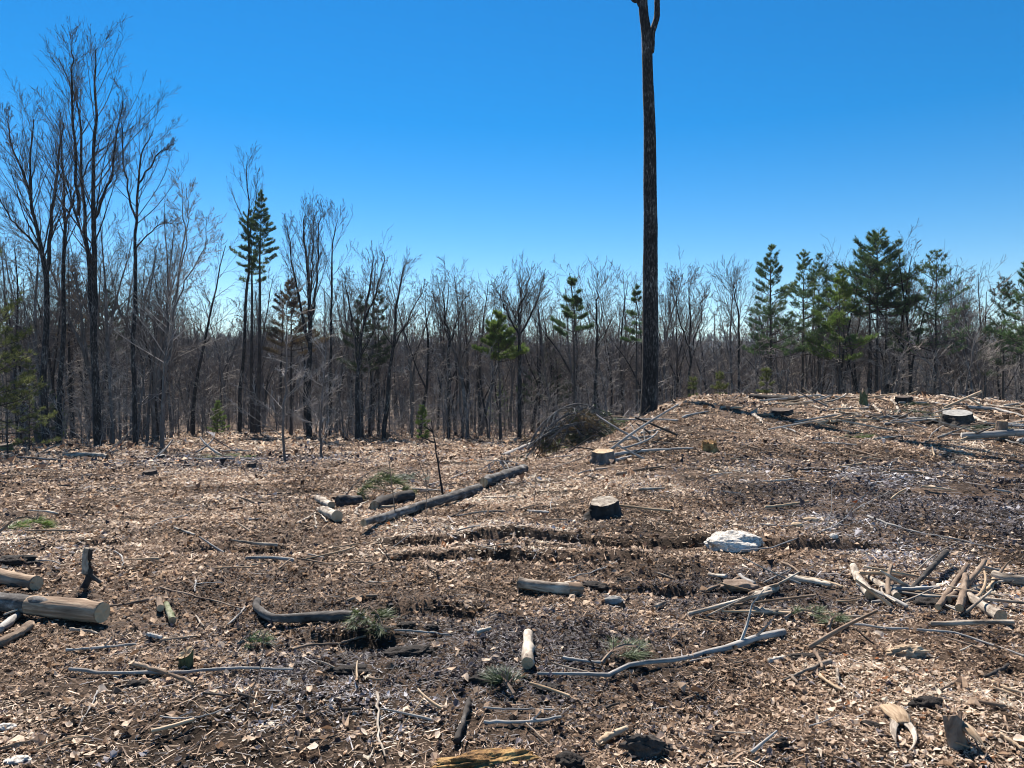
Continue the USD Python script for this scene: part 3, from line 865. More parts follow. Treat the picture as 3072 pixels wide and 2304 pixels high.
# ------------------------------------------------------------------ the trees that the photograph lets one tell apart
def path_tree(name, label, y, stems, seed, bark_m='dark_bark', twig_m='twig', limbs=5, kids=9, ratio=0.30, ang=30, top=4, rmin=0.004, start=0.3, fine=1.0, flare=1.4, up=0.07):
    """A tree whose stems follow the photograph: stems = [(points (u, v), base diameter, tip diameter, where branches start)], at distance y."""
    r_ = np.random.default_rng(seed)
    u0, v0 = stems[0][0][0]
    base = foot(u0, y)
    root = thing(name, label, 'tree', base - [0, 0, 0.08])
    out = []
    for s, (pts, w0, w1, st) in enumerate(stems):
        Q = np.array([at_depth(u, v, y) for u, v in pts]) - base + [0, 0, 0.08]
        if s == 0:
            Q[0] = 0
        dep = np.linspace(0, 1, len(Q)) * r_.normal() * 0.12 * abs(Q[-1, 2] - Q[0, 2])
        Q[:, 1] += dep * (1 if s else 0.3)
        if s:                                     # spring from the main stem
            P0 = out[0][1]
            k = np.argmin(np.abs(P0[:, 2] - Q[0, 2]) + 0.5 * np.abs(P0[:, 0] - Q[0, 0]))
            Q[:, 1] += P0[k, 1] - Q[0, 1]
        n = 14
        tt = np.linspace(0, 1, len(Q))
        g = PchipInterpolator(tt, Q)(np.linspace(0, 1, n))
        g[1:-1] += r_.normal(size=(n - 2, 3)) * (0.035 if w0 < 0.4 else 0.015)
        R = np.linspace(w0 * (0.8 if s else 1), w1 * 0.8, n) / 2
        out.append((0, g, R))
        L = np.linalg.norm(np.diff(g, axis=0), axis=1).sum()
        c = cfg(n=[10, 7, 5, 4, 3], kids=[0, 7.5 * fine, 5 * fine, 3 * fine], ang=[ang, 26, 30, 36], rr=[0.5, 0.5, 0.55, 0.6], up=[0, up, 0.06, 0.04, 0.02], ratio=[0.4, 0.5, 0.5, 0.5], rmin=rmin, wob=[0.05, 0.055, 0.08, 0.10, 0.12])
        c['from'] = [0.2, 0.18, 0.15, 0.1]
        for j in range(int(kids * (1 - st) * 2.5)):
            t = st + (1 - st) * (j + r_.random()) / max(1, int(kids * (1 - st) * 2.5)) * 0.99
            f = t * (n - 1)
            i = min(int(f), n - 2)
            q = g[i] + (g[i + 1] - g[i]) * (f - i)
            dd = g[i + 1] - g[i]
            dd /= np.linalg.norm(dd)
            an = math.radians(ang) * r_.uniform(0.6, 1.35)
            d = dd * math.cos(an) + rand_perp(r_, dd) * math.sin(an)
            rr = np.interp(f, np.arange(n), R)
            grow(r_, q, d, L * ratio * r_.uniform(0.6, 1.3) * (1.25 - 0.95 * t), max(rr * 0.36, rmin), 1, top, out, c)
    tree_parts(root, out, bark_m, twig_m, (10, 5, 3, 3), limbs=limbs, flare=flare)
    return root


W = lambda n, y: px(n, y)
# the tall lone trunk, its unseen crown above spread wide to shade the slope
y0 = 24.0
path_tree('tall_bare_tree', 'tall lone dark trunk on the edge of the knoll, its crown above the picture', y0,
          [([(1401, 905), (1402, 860), (1404, 700), (1403, 560), (1402, 420), (1401, 300), (1398, 180), (1392, 60), (1386, 0), (1383, -160), (1388, -420), (1380, -640)], W(39, y0), W(13, y0), 0.78),
           ([(1402, 118), (1412, 70), (1419, 0), (1428, -130), (1450, -320), (1470, -520)], W(20, y0), W(6, y0), 0.5),
           ([(1386, 24), (1372, 6), (1352, -20), (1318, -70), (1270, -160), (1240, -280)], W(14, y0), W(4, y0), 0.55)],
          31, 'dark_bark', 'twig', limbs=4, kids=24, ratio=0.42, ang=58, fine=1.2, flare=1.75, rmin=0.007)
yA = 35.0
path_tree('bare_maple', 'tall dark bare tree at the left, forking into upright stems above a thick trunk', yA,
          [([(210, 962), (210, 850), (210, 720), (212, 640), (213, 560), (214, 460), (216, 330), (222, 250), (222, 170), (226, 118)], W(17, yA), W(2, yA), 0.38),
           ([(208, 690), (197, 640), (190, 560), (182, 480), (172, 380), (165, 280), (146, 200), (110, 115)], W(14, yA), W(2, yA), 0.28),
           ([(213, 480), (232, 420), (248, 350), (256, 270), (262, 190)], W(8, yA), W(1.5, yA), 0.2),
           ([(180, 470), (180, 350), (176, 230), (180, 150), (184, 110)], W(9, yA), W(1.5, yA), 0.2)],
          41, kids=17, ratio=0.34, ang=30, limbs=8)
path_tree('bare_maple', 'dark bare tree near the left edge that forks low into spreading stems', yA - 1,
          [([(98, 955), (97, 850), (98, 720), (97, 620), (88, 540), (70, 470), (62, 420), (62, 320), (68, 255)], W(15, yA), W(2, yA), 0.45),
           ([(97, 610), (104, 540), (108, 450), (122, 380), (128, 320), (138, 265)], W(11, yA), W(2, yA), 0.25),
           ([(62, 430), (45, 380), (20, 330), (2, 275), (-8, 230)], W(8, yA), W(1.5, yA), 0.1),
           ([(88, 548), (60, 510), (30, 480), (0, 430), (-40, 380)], W(7, yA), W(1.5, yA), 0.1)],
          42, kids=17, ratio=0.36, ang=32, limbs=7)
path_tree('bare_maple', 'slender straight bare tree between the two forked trees at the left', yA + 1,
          [([(124, 960), (130, 860), (135, 720), (137, 560), (138, 460), (134, 380), (130, 300), (128, 240)], W(12, yA), W(2, yA), 0.42),
           ([(137, 500), (152, 430), (170, 380), (200, 320), (215, 270)], W(6, yA), W(1.5, yA), 0.15)],
          43, kids=15, ratio=0.32, ang=32, limbs=5)
path_tree('bare_maple', 'dark slender bare tree right of the forked tree, with one bowed limb', yA,
          [([(292, 968), (288, 880), (284, 760), (285, 620), (284, 520), (284, 460), (286, 400), (288, 330), (300, 300), (314, 270)], W(11, yA), W(1.5, yA), 0.5),
           ([(284, 470), (272, 430), (266, 380), (260, 330), (262, 280), (258, 240)], W(6, yA), W(1.5, yA), 0.2),
           ([(288, 390), (310, 350), (330, 320), (346, 305), (358, 288)], W(5, yA), W(1.2, yA), 0.15),
           ([(284, 540), (310, 505), (340, 480), (362, 480), (380, 500)], W(4, yA), W(1, yA), 0.2)],
          44, kids=15, ratio=0.28, ang=38, limbs=6)
path_tree('pale_bare_tree', 'pale grey bare tree with fine spreading branches right of the tall dark trees', yA - 2,
          [([(350, 975), (352, 900), (356, 820), (362, 760), (365, 700), (367, 600), (362, 500), (360, 440)], W(9, yA), W(1.2, yA), 0.25),
           ([(357, 810), (366, 760), (372, 690), (380, 600), (390, 500), (384, 440), (380, 385)], W(7, yA), W(1, yA), 0.2),
           ([(368, 700), (390, 640), (420, 580), (450, 520), (452, 470)], W(4, yA), W(1, yA), 0.15),
           ([(374, 660), (400, 560), (412, 480), (410, 410)], W(4, yA), W(1, yA), 0.2)],
          45, 'grey_bark', 'pale_twig', kids=15, ratio=0.30, ang=50, limbs=4, up=0.03)
path_tree('bare_tree', 'slender bare tree with a narrow feathery top in front of the tall pine', 54,
          [([(516, 945), (520, 860), (528, 760), (534, 640), (540, 560), (540, 470), (536, 400), (538, 350)], W(9, 54), W(1.2, 54), 0.5),
           ([(540, 520), (550, 460), (556, 410), (558, 372)], W(4, 54), W(1, 54), 0.1)],
          46, kids=13, ratio=0.26, ang=26, limbs=3)
path_tree('bare_tree', 'broad bushy bare tree of many upright stems right of the pine pair', 46,
          [([(668, 955), (668, 860), (670, 760), (668, 640), (664, 560), (660, 500), (664, 465)], W(13, 46), W(1.5, 46), 0.35),
           ([(668, 740), (650, 660), (636, 590), (625, 520), (622, 490)], W(7, 46), W(1.2, 46), 0.25),
           ([(669, 720), (684, 640), (694, 570), (698, 500), (706, 475)], W(7, 46), W(1.2, 46), 0.25),
           ([(668, 680), (676, 600), (680, 540), (684, 470)], W(6, 46), W(1.2, 46), 0.2),
           ([(667, 800), (655, 860), (662, 930)], W(7, 46), W(7, 46), 0.9)],
          47, kids=17, ratio=0.30, ang=26, limbs=5)
path_tree('bare_tree', 'thin bare tree with a light open top right of the bushy bare tree', 47,
          [([(712, 950), (714, 820), (716, 680), (718, 560), (724, 500), (730, 480)], W(7, 47), W(1, 47), 0.4)], 48, kids=14, ratio=0.26, ang=36, limbs=3)
path_tree('bare_tree', 'broad dark bare tree over the thicket left of the middle', 43,
          [([(770, 955), (772, 860), (776, 760), (790, 660), (800, 590), (806, 550)], W(11, 43), W(1.2, 43), 0.35),
           ([(774, 790), (760, 700), (748, 630), (738, 585)], W(6, 43), W(1.2, 43), 0.2),
           ([(784, 690), (810, 640), (826, 590), (834, 555)], W(6, 43), W(1.2, 43), 0.2)], 49, kids=13, ratio=0.26, ang=34, limbs=4)
path_tree('bare_tree', 'dark bare tree with a dense rounded top right of the broad thicket tree', 43.5,
          [([(828, 958), (836, 860), (848, 760), (858, 670), (866, 600), (876, 570)], W(11, 43), W(1.2, 43), 0.35),
           ([(850, 750), (880, 690), (900, 650), (916, 610)], W(5, 43), W(1.2, 43), 0.15)], 50, kids=14, ratio=0.28, ang=34, limbs=4)
path_tree('bare_tree', 'bare tree with an open vase shaped top left of the middle, above the yellowish sapling', 44,
          [([(969, 950), (970, 850), (968, 760), (970, 720), (960, 680), (958, 640), (962, 620)], W(9, 44), W(1.2, 44), 0.4),
           ([(970, 740), (985, 700), (996, 660), (1010, 630)], W(5, 44), W(1, 44), 0.15)], 51, kids=12, ratio=0.34, ang=36, limbs=4)
path_tree('bare_tree', 'broad bare tree with the widest rounded top behind the slash pile', 43,
          [([(1122, 952), (1122, 840), (1124, 740), (1120, 680), (1134, 640), (1142, 605)], W(10, 43), W(1.2, 43), 0.45),
           ([(1122, 730), (1100, 680), (1080, 640), (1068, 615)], W(6, 43), W(1, 43), 0.15),
           ([(1124, 720), (1150, 670), (1166, 630), (1172, 600)], W(6, 43), W(1, 43), 0.15),
           ([(1123, 700), (1126, 650), (1120, 600)], W(5, 43), W(1, 43), 0.15)], 52, kids=16, ratio=0.34, ang=36, limbs=5)
path_tree('bare_tree', 'slim bare tree with a rounded top between the lone pine and the tall trunk', 45,
          [([(1286, 900), (1288, 780), (1290, 700), (1288, 640), (1292, 612)], W(7, 45), W(1, 45), 0.3)], 53, kids=18, ratio=0.36, ang=32, limbs=4)
path_tree('bare_tree', 'bare tree with a fan shaped top just right of the tall trunk', 46,
          [([(1490, 880), (1488, 800), (1490, 720), (1486, 650), (1484, 605)], W(7, 46), W(1, 46), 0.25),
           ([(1490, 760), (1510, 700), (1520, 650), (1530, 620)], W(4, 46), W(1, 46), 0.15),
           ([(1489, 750), (1465, 690), (1455, 640), (1448, 612)], W(4, 46), W(1, 46), 0.15)], 54, kids=16, ratio=0.36, ang=32, limbs=4)
path_tree('bare_tree', 'narrow bare tree beside the leftmost of the right hand pines', 46,
          [([(1600, 870), (1598, 760), (1596, 680), (1590, 630), (1588, 605)], W(6, 46), W(1, 46), 0.25)], 55, kids=18, ratio=0.36, ang=28, limbs=3)
# pale saplings at the clearing's edge
for u, v, y, pts, lab, sd in ((615, 990, 21.5, [(615, 990), (616, 900), (618, 800), (622, 700), (628, 620)], 'thin dark sapling with long pale level branches standing out in the clearing', 61),
                              (697, 985, 23.0, [(697, 985), (697, 930), (698, 860), (704, 760), (712, 690)], 'thin straight sapling with a reddish foot standing out in the clearing', 62),
                              (2055, 872, 24.5, [(2060, 876), (2050, 838), (2000, 780), (1950, 735), (1900, 690)], 'pale bare sapling leaning left over the logs at the right of the knoll', 63),
                              (2078, 880, 24.0, [(2080, 880), (2092, 800), (2110, 720), (2140, 650), (2165, 610)], 'pale bare sapling leaning right at the right of the knoll', 64),
                              (1930, 860, 27, [(1930, 870), (1935, 820), (1945, 780), (1955, 740)], 'small pale sapling in front of the thick pine clump', 65),
                              (2120, 880, 25, [(2120, 885), (2116, 800), (2096, 720), (2080, 610)], 'pale bare sapling with a bowed stem near the right edge', 66)):
    path_tree('sapling', lab, y, [(pts, W(6 if sd < 63 else 4, y), W(1, y), 0.12)], sd, 'grey_bark', 'pale_twig' if sd < 63 else 'brush_twig', limbs=4, kids=11, ratio=0.30, ang=58, top=3, up=0.01, flare=1.1)

# pines: (column, row of the top, distance, share of bare trunk, half width in grid units, foliage, label, options)
PINES = [
    (1665, 528, 45, 0.40, 62, 'needles', 'tall pine at the left end of the row of pines on the right', {}),
    (1733, 543, 46, 0.42, 52, 'needles', 'slender pine with an open top second from the left in the row of pines', {'dens': 0.7}),
    (1768, 550, 47, 0.45, 46, 'needles', 'thin pine close beside the slender open pine', {'dens': 0.7}),
    (1812, 590, 42, 0.42, 60, 'needles_light', 'yellow green pine, lower than its neighbours, left of the thick pine clump', {'dens': 1.2}),
    (1893, 503, 44, 0.62, 78, 'needles', 'tallest and densest pine in the middle of the row on the right', {'dens': 1.35}),
    (1874, 545, 44.6, 0.60, 60, 'needles', 'pine with a bare trunk crowded against the left of the tallest pine', {'dens': 1.0}),
    (1912, 560, 44.8, 0.66, 50, 'needles', 'pine with a bare trunk crowded against the right of the tallest pine', {'dens': 1.0}),
    (1952, 592, 46, 0.5, 40, 'needles_dark', 'short dark pine just right of the tallest pine', {}),
    (2018, 546, 43, 0.42, 78, 'needles', 'sparse pine with see through top and long lower limbs right of the tallest pine', {'dens': 0.62, 'gap': 0.3}),
    (2168, 600, 42, 0.35, 55, 'needles_dark', 'thin scraggy pine near the right edge', {'dens': 0.6, 'gap': 0.3}),
    (2222, 570, 38, 0.40, 70, 'needles', 'pine cut off by the right edge of the picture', {}),
    (1240, 603, 44, 0.55, 46, 'needles', 'lone pine with lopsided flat tiers right of the middle', {'gap': 0.2, 'skew': -0.3, 'whorl': 0.6, 'dens': 1.8, 'tuft': 0.22}),
    (1376, 614, 46, 0.58, 30, 'needles', 'small pine half hidden behind the tall lone trunk', {'dens': 1.6}),
    (1076, 676, 43, 0.55, 44, 'needles_light', 'light green pine top leaning left among the bare trees in the middle', {'lean': -0.02, 'dens': 1.8, 'tuft': 0.22}),
    (572, 412, 53, 0.66, 34, 'needles', 'tall thin pine with a small dark top on a long bare leaning trunk', {'lean': 0.03, 'dens': 1.3}),
    (546, 455, 54, 0.64, 36, 'needles', 'second tall thin pine close left of the pine with the small dark top', {'dens': 1.0, 'skew': -0.3}),
    (628, 605, 50, 0.50, 58, 'needles_brown', 'brownish pine crown behind the bushy bare tree', {'dens': 1.2}),
    (157, 575, 50, 0.52, 40, 'needles_brown', 'dull brown pine crown seen between the tall bare trees at the left', {'dens': 1.2}),
    (235, 625, 52, 0.55, 34, 'needles_dark', 'low dark pine crown right of the forked tree at the left', {}),
    (782, 640, 45, 0.45, 40, 'needles_dark', 'dark green pine inside the thicket left of the middle', {'dens': 1.1}),
    (818, 625, 46, 0.50, 30, 'needles_dark', 'thin dark pine behind the thicket left of the middle', {}),
    (1190, 735, 60, 0.25, 50, 'needles_dark', 'low dark pine deep in the wood left of the lone pine', {}),
]
for i, (u, v, y, cb, hw, fol, lab, opt) in enumerate(PINES):
    b = foot(u, y)
    H = at_depth(u, v, y)[2] - b[2]
    lean = opt.get('lean', 0)
    root = thing('pine_tree', lab, 'pine tree', b + [-lean * H, 0, -0.05])
    pine(np.random.default_rng(500 + i), root, H + 0.05, max(0.09, 0.0105 * H), cb, px(hw * 1.42, y), fol, **{**opt, 'dens': opt.get('dens', 1.0) * 1.85})
# a big pine just outside the left edge whose boughs hang into the picture
b = foot(-75, 24)
root = thing('pine_tree', 'olive green pine at the left edge, only its hanging boughs inside the picture', 'pine tree', b)
pine(np.random.default_rng(555), root, 8.2, 0.16, 0.12, px(150, 24), 'needles_olive', dens=1.3, whorl=0.5, tuft=0.17, gap=0.25)
for i, (u, y, H, fol, lab) in enumerate(((15, 27, 4.6, 'needles_olive', 'olive young pine in the thicket at the left edge'), (62, 30, 3.6, 'needles_olive', 'ragged olive young pine right of the one at the left edge'), (100, 36, 3.0, 'needles_dark', 'dark young pine at the foot of the left trees'),(912, 40, 1.9, 'needles_light', 'small yellow green sapling at the foot of the wood left of the middle'), (1655, 25.5, 0.85, 'needles_olive', 'small green pine sapling on the left crest of the knoll'),
                                         (1555, 27, 0.95, 'needles_olive', 'bushy green pine seedling on the slope right of the tall trunk'), (1498, 26.5, 0.7, 'needles_olive', 'low green pine seedling just right of the tall trunk'),
                                         (470, 50, 2.2, 'needles_light', 'young light green pine in the gap between the left trees'), (1080, 60, 4.0, 'needles_light', 'yellowish young pine among the trunks behind the slash pile'),
                                         (120, 46, 2.5, 'needles_light', 'young pine low among the trunks at the left'))):
    root = thing('young_pine', lab, 'sapling', foot(u, y))
    pine(np.random.default_rng(600 + i), root, H, 0.025, 0.06, H * 0.33, fol, dens=2.2 if H < 3 else 1.2, whorl=0.22 if H < 3 else 0.4, gap=0.1 if H < 3 else 0.3, tuft=0.13, stubs=False)


# ------------------------------------------------------------------ the air, which turns the far ridge blue
M['air'] = usdkit.material(stage, '/World/Looks/air', {'v': ('principled_volume', {'color': (0.70, 0.82, 1.0), 'density': 0.00011, 'anisotropy': 0.2})}, volume='v.volume')
hz = trimesh.creation.box([17000, 17000, 118])
hz.apply_translation([0, 0, 118 / 2 - 14])
solo('haze', hz, 'air', 'thin bluish air over the wood and the far ridge', 'haze', kind='stuff')


# ------------------------------------------------------------------ stumps, logs, sticks, stones
Z5 = lambda x, y: (x / 3.0, 1106 + y / 3.0)
Z6 = lambda x, y: (737.3 + x / 3.0, 1106 + y / 3.0)
Z7 = lambda x, y: (1474.7 + x / 3.0, 1106 + y / 3.0)
Z8 = lambda x, y: (504 + x / 2.363, 828 + y / 2.363)
Z4 = lambda x, y: (1474.7 + x / 3.0, 468 + y / 3.0)
RK = lambda x, y: (1728 + x / 4.571, 828 + y / 4.571)


def spine(zone, pts, n, sag=0.7, rad=0.01, rise=None):
    """A stick's centre line on the ground through places of the photograph."""
    G = np.array([on_ground(*zone(*p)) for p in pts])
    t = np.concatenate([[0], np.cumsum(np.linalg.norm(np.diff(G, axis=0), axis=1))])
    if len(G) > 2:
        xy = PchipInterpolator(t, G[:, :2])(np.linspace(0, t[-1], n))
    else:
        xy = np.linspace(G[0, :2], G[1, :2], n)
    zg = height(xy[:, 0], xy[:, 1])
    line = np.polyval(np.polyfit(np.linspace(0, 1, n), zg, 1), np.linspace(0, 1, n))
    line = line + np.percentile(zg - line, 75)
    z = line * sag + zg * (1 - sag) + rad * 0.8 + 0.014
    if rise is not None:
        z = z + np.interp(np.linspace(0, 1, n), np.linspace(0, 1, len(rise)), rise)
    return np.column_stack([xy, z])


_srng = np.random.default_rng(77)


def stick(zone, pts, w0, w1, m, label, name='stick', category='stick', n=14, twigs=0, sag=0.88, rise=None):
    """w0, w1: thickness in metres."""
    c = spine(zone, pts, n, sag, (w0 + w1) / 4, rise)
    L = np.linalg.norm(np.diff(c, axis=0), axis=1).sum()
    c[1:-1] += _srng.normal(size=(n - 2, 3)) * np.array([1, 1, 0.4]) * min(0.012 * L, 0.02) * 0.5
    R = np.linspace(w0, w1, n) / 2 * (1 + 0.14 * _srng.normal(size=n))
    base = c[0].copy()
    v_, f_, gr = rough_tube(c - base, R, 8, 0.16, 1 + n // 9, len(label) + n)
    mesh, m = (v_, f_), m + '_grained' if m + '_grained' in M else m
    if twigs:
        root = thing(name, label, category, base)
        part(root, 'stem', mesh, m, True, gr)
        m = m.replace('_grained', '')
        for _ in range(twigs):
            i = _srng.integers(n // 4, n - 1)
            d = c[i] - c[i - 1]
            d /= np.linalg.norm(d)
            q = d * 0.75 + rand_perp(_srng, d) * 0.6 + np.array([0, 0, 0.15])
            l = L * _srng.uniform(0.08, 0.22)
            k = np.linspace(0, 1, 4)[:, None]
            pts_ = (c[i] - base) + q * l * k + _srng.normal(size=(4, 3)) * 0.05 * l * k
            pts_[:, 2] = np.maximum(pts_[:, 2], height(pts_[:, 0] + base[0], pts_[:, 1] + base[1]) - base[2] + 0.006)
            part(root, 'twig', tubes([(pts_, np.linspace(R[i] * 0.55, 0.003, 4))], 4), m)
        return root
    g = solo(name, mesh, m, label, category, True, grain=gr)
    UsdGeom.Xformable(g).AddTranslateOp().Set(Gf.Vec3d(*map(float, base)))
    return g


def disc(c, d, r, rng_, n=18, bulge=0.0):
    d = d / np.linalg.norm(d)
    a = np.cross(d, [0, 0, 1.0] if abs(d[2]) < 0.9 else [1.0, 0, 0])
    a /= np.linalg.norm(a)
    b = np.cross(d, a)
    th = np.arange(n) * 2 * np.pi / n
    V, F = [c + d * bulge], []
    for k, s in enumerate((0.5, 1.0)):
        V += [c + s * r * (math.cos(t) * a + math.sin(t) * b) + d * bulge * (1 - s) + d * rng_.normal() * 0.03 * r for t in th]
    for i in range(n):
        j = (i + 1) % n
        F += [[0, 1 + i, 1 + j], [1 + i, 1 + n + i, 1 + n + j], [1 + i, 1 + n + j, 1 + j]]
    return np.array(V), np.array(F)


def log(zone, pts, w0, w1, m, label, cut0='cut', cut1='cut', n=22, sag=0.9, name='log', rise=None, category='log', strip=None):
    c = spine(zone, pts, n, sag, (w0 + w1) / 4, rise)
    base = c[0].copy()
    c = c - base
    R = np.linspace(w0, w1, n) / 2
    root = thing(name, label, category, base)
    fine = 3
    tt, t3 = np.linspace(0, 1, n), np.linspace(0, 1, n * fine)
    c3 = np.column_stack([np.interp(t3, tt, c[:, k]) for k in range(3)])
    R = R * (1 + 0.10 * (fbm(np.column_stack([tt * 6 + len(label), tt * 0, tt * 0]), 2, 3) - 0.5) * 2)
    R3 = np.interp(t3, tt, R)
    v, f, gr = rough_tube(c3, R3, 18, 0.13, 3, len(label))
    part(root, 'bark', (v, f), m + '_grained' if m + '_grained' in M else m, True, gr)
    for e, cm in ((0, cut0), (-1, cut1)):
        if cm:
            d = c[0] - c[1] if e == 0 else c[-1] - c[-2]
            part(root, 'cut_face', disc(c[e] + d / np.linalg.norm(d) * 0.004, d, R[e] * 1.02, _srng), cm)
    if strip:                                     # bared wood towards the far end of the log
        a, b = strip
        i0, i1 = int(a * n * fine), int(b * n * fine)
        v, f, gr = rough_tube(c3[i0:i1] + [0, -0.002, 0.002], R3[i0:i1] * 1.06, 18, 0.09, 2, 5 + len(label))
        part(root, 'bare_wood', (v, f), 'bare_log_grained', True, gr, label='bare pale wood where the bark is stripped')
    return root


def stump(u, v, wide, high, label, m='dark_bark', cut='cut', slant=0.06, flare=1.35, seed=0, broken=0.0, name='stump'):
    """wide, high in metres; (u, v) the middle of its foot."""
    r_ = np.random.default_rng(seed)
    g = on_ground(u, v)
    root = thing(name, label, 'stump', g - [0, 0, 0.05], 0)
    ns, nz = 28, 10
    th = np.arange(ns) * 2 * np.pi / ns
    lobes = 1 + 0.10 * np.cos(th * 5 + r_.random() * 6) + 0.06 * np.cos(th * 3 + r_.random() * 6)
    V = []
    for k in range(nz):
        t = k / (nz - 1)
        rr = wide / 2 * (1 + (flare - 1) * (1 - t) ** 2.5) * (1 + (lobes - 1) * (1.6 - t)) * (1 + 0.05 * r_.normal(size=ns))
        top = high + 0.05 + slant * wide * np.cos(th - 1.0) + broken * high * np.abs(r_.normal(size=ns)) * 0.35
        V.append(np.stack([rr * np.cos(th), rr * np.sin(th), t * top], 1))
    V = np.vstack(V)
    F = []
    for k in range(nz - 1):
        for i in range(ns):
            j = (i + 1) % ns
            F += [[k * ns + i, k * ns + j, (k + 1) * ns + j], [k * ns + i, (k + 1) * ns + j, (k + 1) * ns + i]]
    part(root, 'bark', (V, np.array(F)), m, smooth=60)
    rim = V[-ns:]
    c = rim.mean(0)
    if broken:
        c[2] -= 0.15 * high
    mid = c + (rim - c) * 0.55 + np.column_stack([np.zeros(ns), np.zeros(ns), r_.normal(size=ns) * 0.006])
    T = np.vstack([[c], mid, rim * [0.97, 0.97, 1] + [0, 0, 0.004]])
    TF = []
    for i in range(ns):
        j = (i + 1) % ns
        TF += [[0, 1 + i, 1 + j], [1 + i, 1 + ns + i, 1 + ns + j], [1 + i, 1 + ns + j, 1 + j]]
    part(root, 'cut_face', (T, np.array(TF)), cut, smooth=40)
    return root


def lump(u, v, size, m, label, name, category, seed=0, rough=0.35, sink=0.3, freq=2.2, res=3):
    r_ = np.random.default_rng(seed)
    g = on_ground(u, v)
    s = trimesh.creation.icosphere(res)
    p = np.array(s.vertices)
    k = 1 + rough * (fbm(p * freq + seed * 3.7, 4, seed) - 0.5) * 2
    q = p * k[:, None] * np.array(size) / 2
    if m == 'soil_clod':
        q[:, 2] *= 0.7
        q *= 0.85
    q[:, 2] += size[2] * (0.5 - sink) * (0.5 if m == 'soil_clod' else 1)
    g_ = solo(name, (q, np.array(s.faces)), m, label, category, smooth=40)
    UsdGeom.Xformable(g_).AddTranslateOp().Set(Gf.Vec3d(*map(float, g)))
    UsdGeom.Xformable(g_).AddRotateZOp().Set(float(r_.random() * 40 - 20))
    return g_


# stumps
stump(1303, 999, 0.36, 0.19, 'freshly cut round stump with pale top halfway up the knoll below the tall trunk', 'grey_bark', seed=1)
stump(1304, 1112, 0.30, 0.15, 'larger stump with a dark front side at the foot of the knoll', 'dark_bark', 'birch', slant=0.12, seed=2, flare=1.7)
stump(1688, 896, 0.52, 0.13, 'low wide stump on the knoll behind a fallen stick', 'dark_bark', 'dark_cut', seed=3)
stump(2164, 948, 0.20, 0.36, 'tall narrow reddish stump at the right edge of the knoll', 'brown_stick', 'cut', slant=0.0, flare=1.1, seed=4)
stump(1866, 876, 0.20, 0.30, 'mossy broken stub standing upright on the crest of the knoll', 'moss_bark', 'pale_wood', broken=0.9, flare=1.15, seed=5)
stump(1952, 872, 0.42, 0.2, 'dark old stump on the crest left of the long pale poles', 'dark_bark', 'dark_cut', seed=6)
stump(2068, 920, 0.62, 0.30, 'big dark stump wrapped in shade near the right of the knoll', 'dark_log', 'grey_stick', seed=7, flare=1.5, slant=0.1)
stump(324, 1027, 0.28, 0.10, 'low brown stump alone in the left of the clearing', 'dark_log', 'dark_cut', seed=8)
stump(543, 1010, 0.22, 0.10, 'small brown stump left of the two saplings in the clearing', 'dark_log', 'dark_cut', seed=9, broken=0.4)
stump(345, 990, 0.28, 0.10, 'dark stump with grey twigs at the foot of the pale bare tree', 'dark_log', 'grey_stick', seed=10)
stump(1532, 972, 0.26, 0.12, 'ragged orange brown stump in the middle of the knoll', 'rotten', 'rotten', seed=11, broken=1.0)
stump(1090, 1005, 0.22, 0.16, 'ragged brown stump behind the upper end of the long log', 'brown_stick', 'pale_wood', seed=12, broken=0.6)
stump(10, 975, 0.5, 0.28, 'mossy brown stump at the left edge before the wood', 'moss_bark', 'dark_cut', seed=13)
stump(402, 1440, 0.075, 0.075, 'tiny grey green cut stub sticking out of the leaves at lower left', 'moss_bark', 'cut', seed=14, flare=1.05, slant=0.3)
stump(1390, 900, 0.22, 0.22, 'mossy stub beside the foot of the tall lone trunk', 'moss_bark', 'moss_bark', seed=15, broken=0.5)

# logs
log(Z8, [(665, 762), (1252, 548)], 0.07, 0.15, 'log_bark', 'long dark log lying up the foot of the knoll, thin end towards us', sag=1.0, n=30)
log(Z8, [(1278, 540), (1482, 458)], 0.14, 0.165, 'log_bark', 'shorter thick log in line with the upper end of the long log', cut1='dark_cut')
log(Z8, [(532, 628), (650, 620)], 0.13, 0.13, 'log_bark', 'short grey log with a dark hollow end in the heap left of the long log', cut0='dark_cut')
log(Z8, [(720, 648), (815, 622), (908, 600)], 0.12, 0.17, 'dark_log', 'dark log with a black cut end under the green pine bough', cut1='dark_cut')
log(Z8, [(428, 606), (500, 646)], 0.09, 0.10, 'birch', 'short pale log pointing at the heap left of the long log')
log(Z8, [(455, 668), (530, 708)], 0.10, 0.12, 'birch', 'pale stubby log at the near end of the heap')
log(Z5, [(-330, 395), (-100, 452), (235, 506)], 0.10, 0.095, 'log_bark', 'upper of the two thick logs at the left edge, with bared orange end', strip=(0.45, 1.0), n=24)
log(Z5, [(-420, 590), (-100, 640), (330, 690), (662, 738)], 0.135, 0.118, 'log_bark', 'lower and thicker of the two logs at the left edge, with sawn pinkish end', strip=(0.62, 1.0), n=28)
log(Z6, [(1150, 500), (1240, 512), (1380, 532), (1548, 536)], 0.075, 0.085, 'birch', 'short birch log with a sawn orange end in the middle ground', cut0='moss_bark', strip=(0.78, 1.0))
log(Z6, [(1212, 838), (1205, 1030)], 0.055, 0.065, 'birch', 'short pale log pointing towards us beside the long curved stick')
log(Z5, [(1670, 612), (1705, 690), (1790, 738), (1900, 738), (2100, 716), (2285, 712)], 0.045, 0.065, 'log_bark', 'dark crooked limb bent like a hook in the lower left middle', sag=0.4, cut1='dark_cut', n=26, name='fallen_limb')
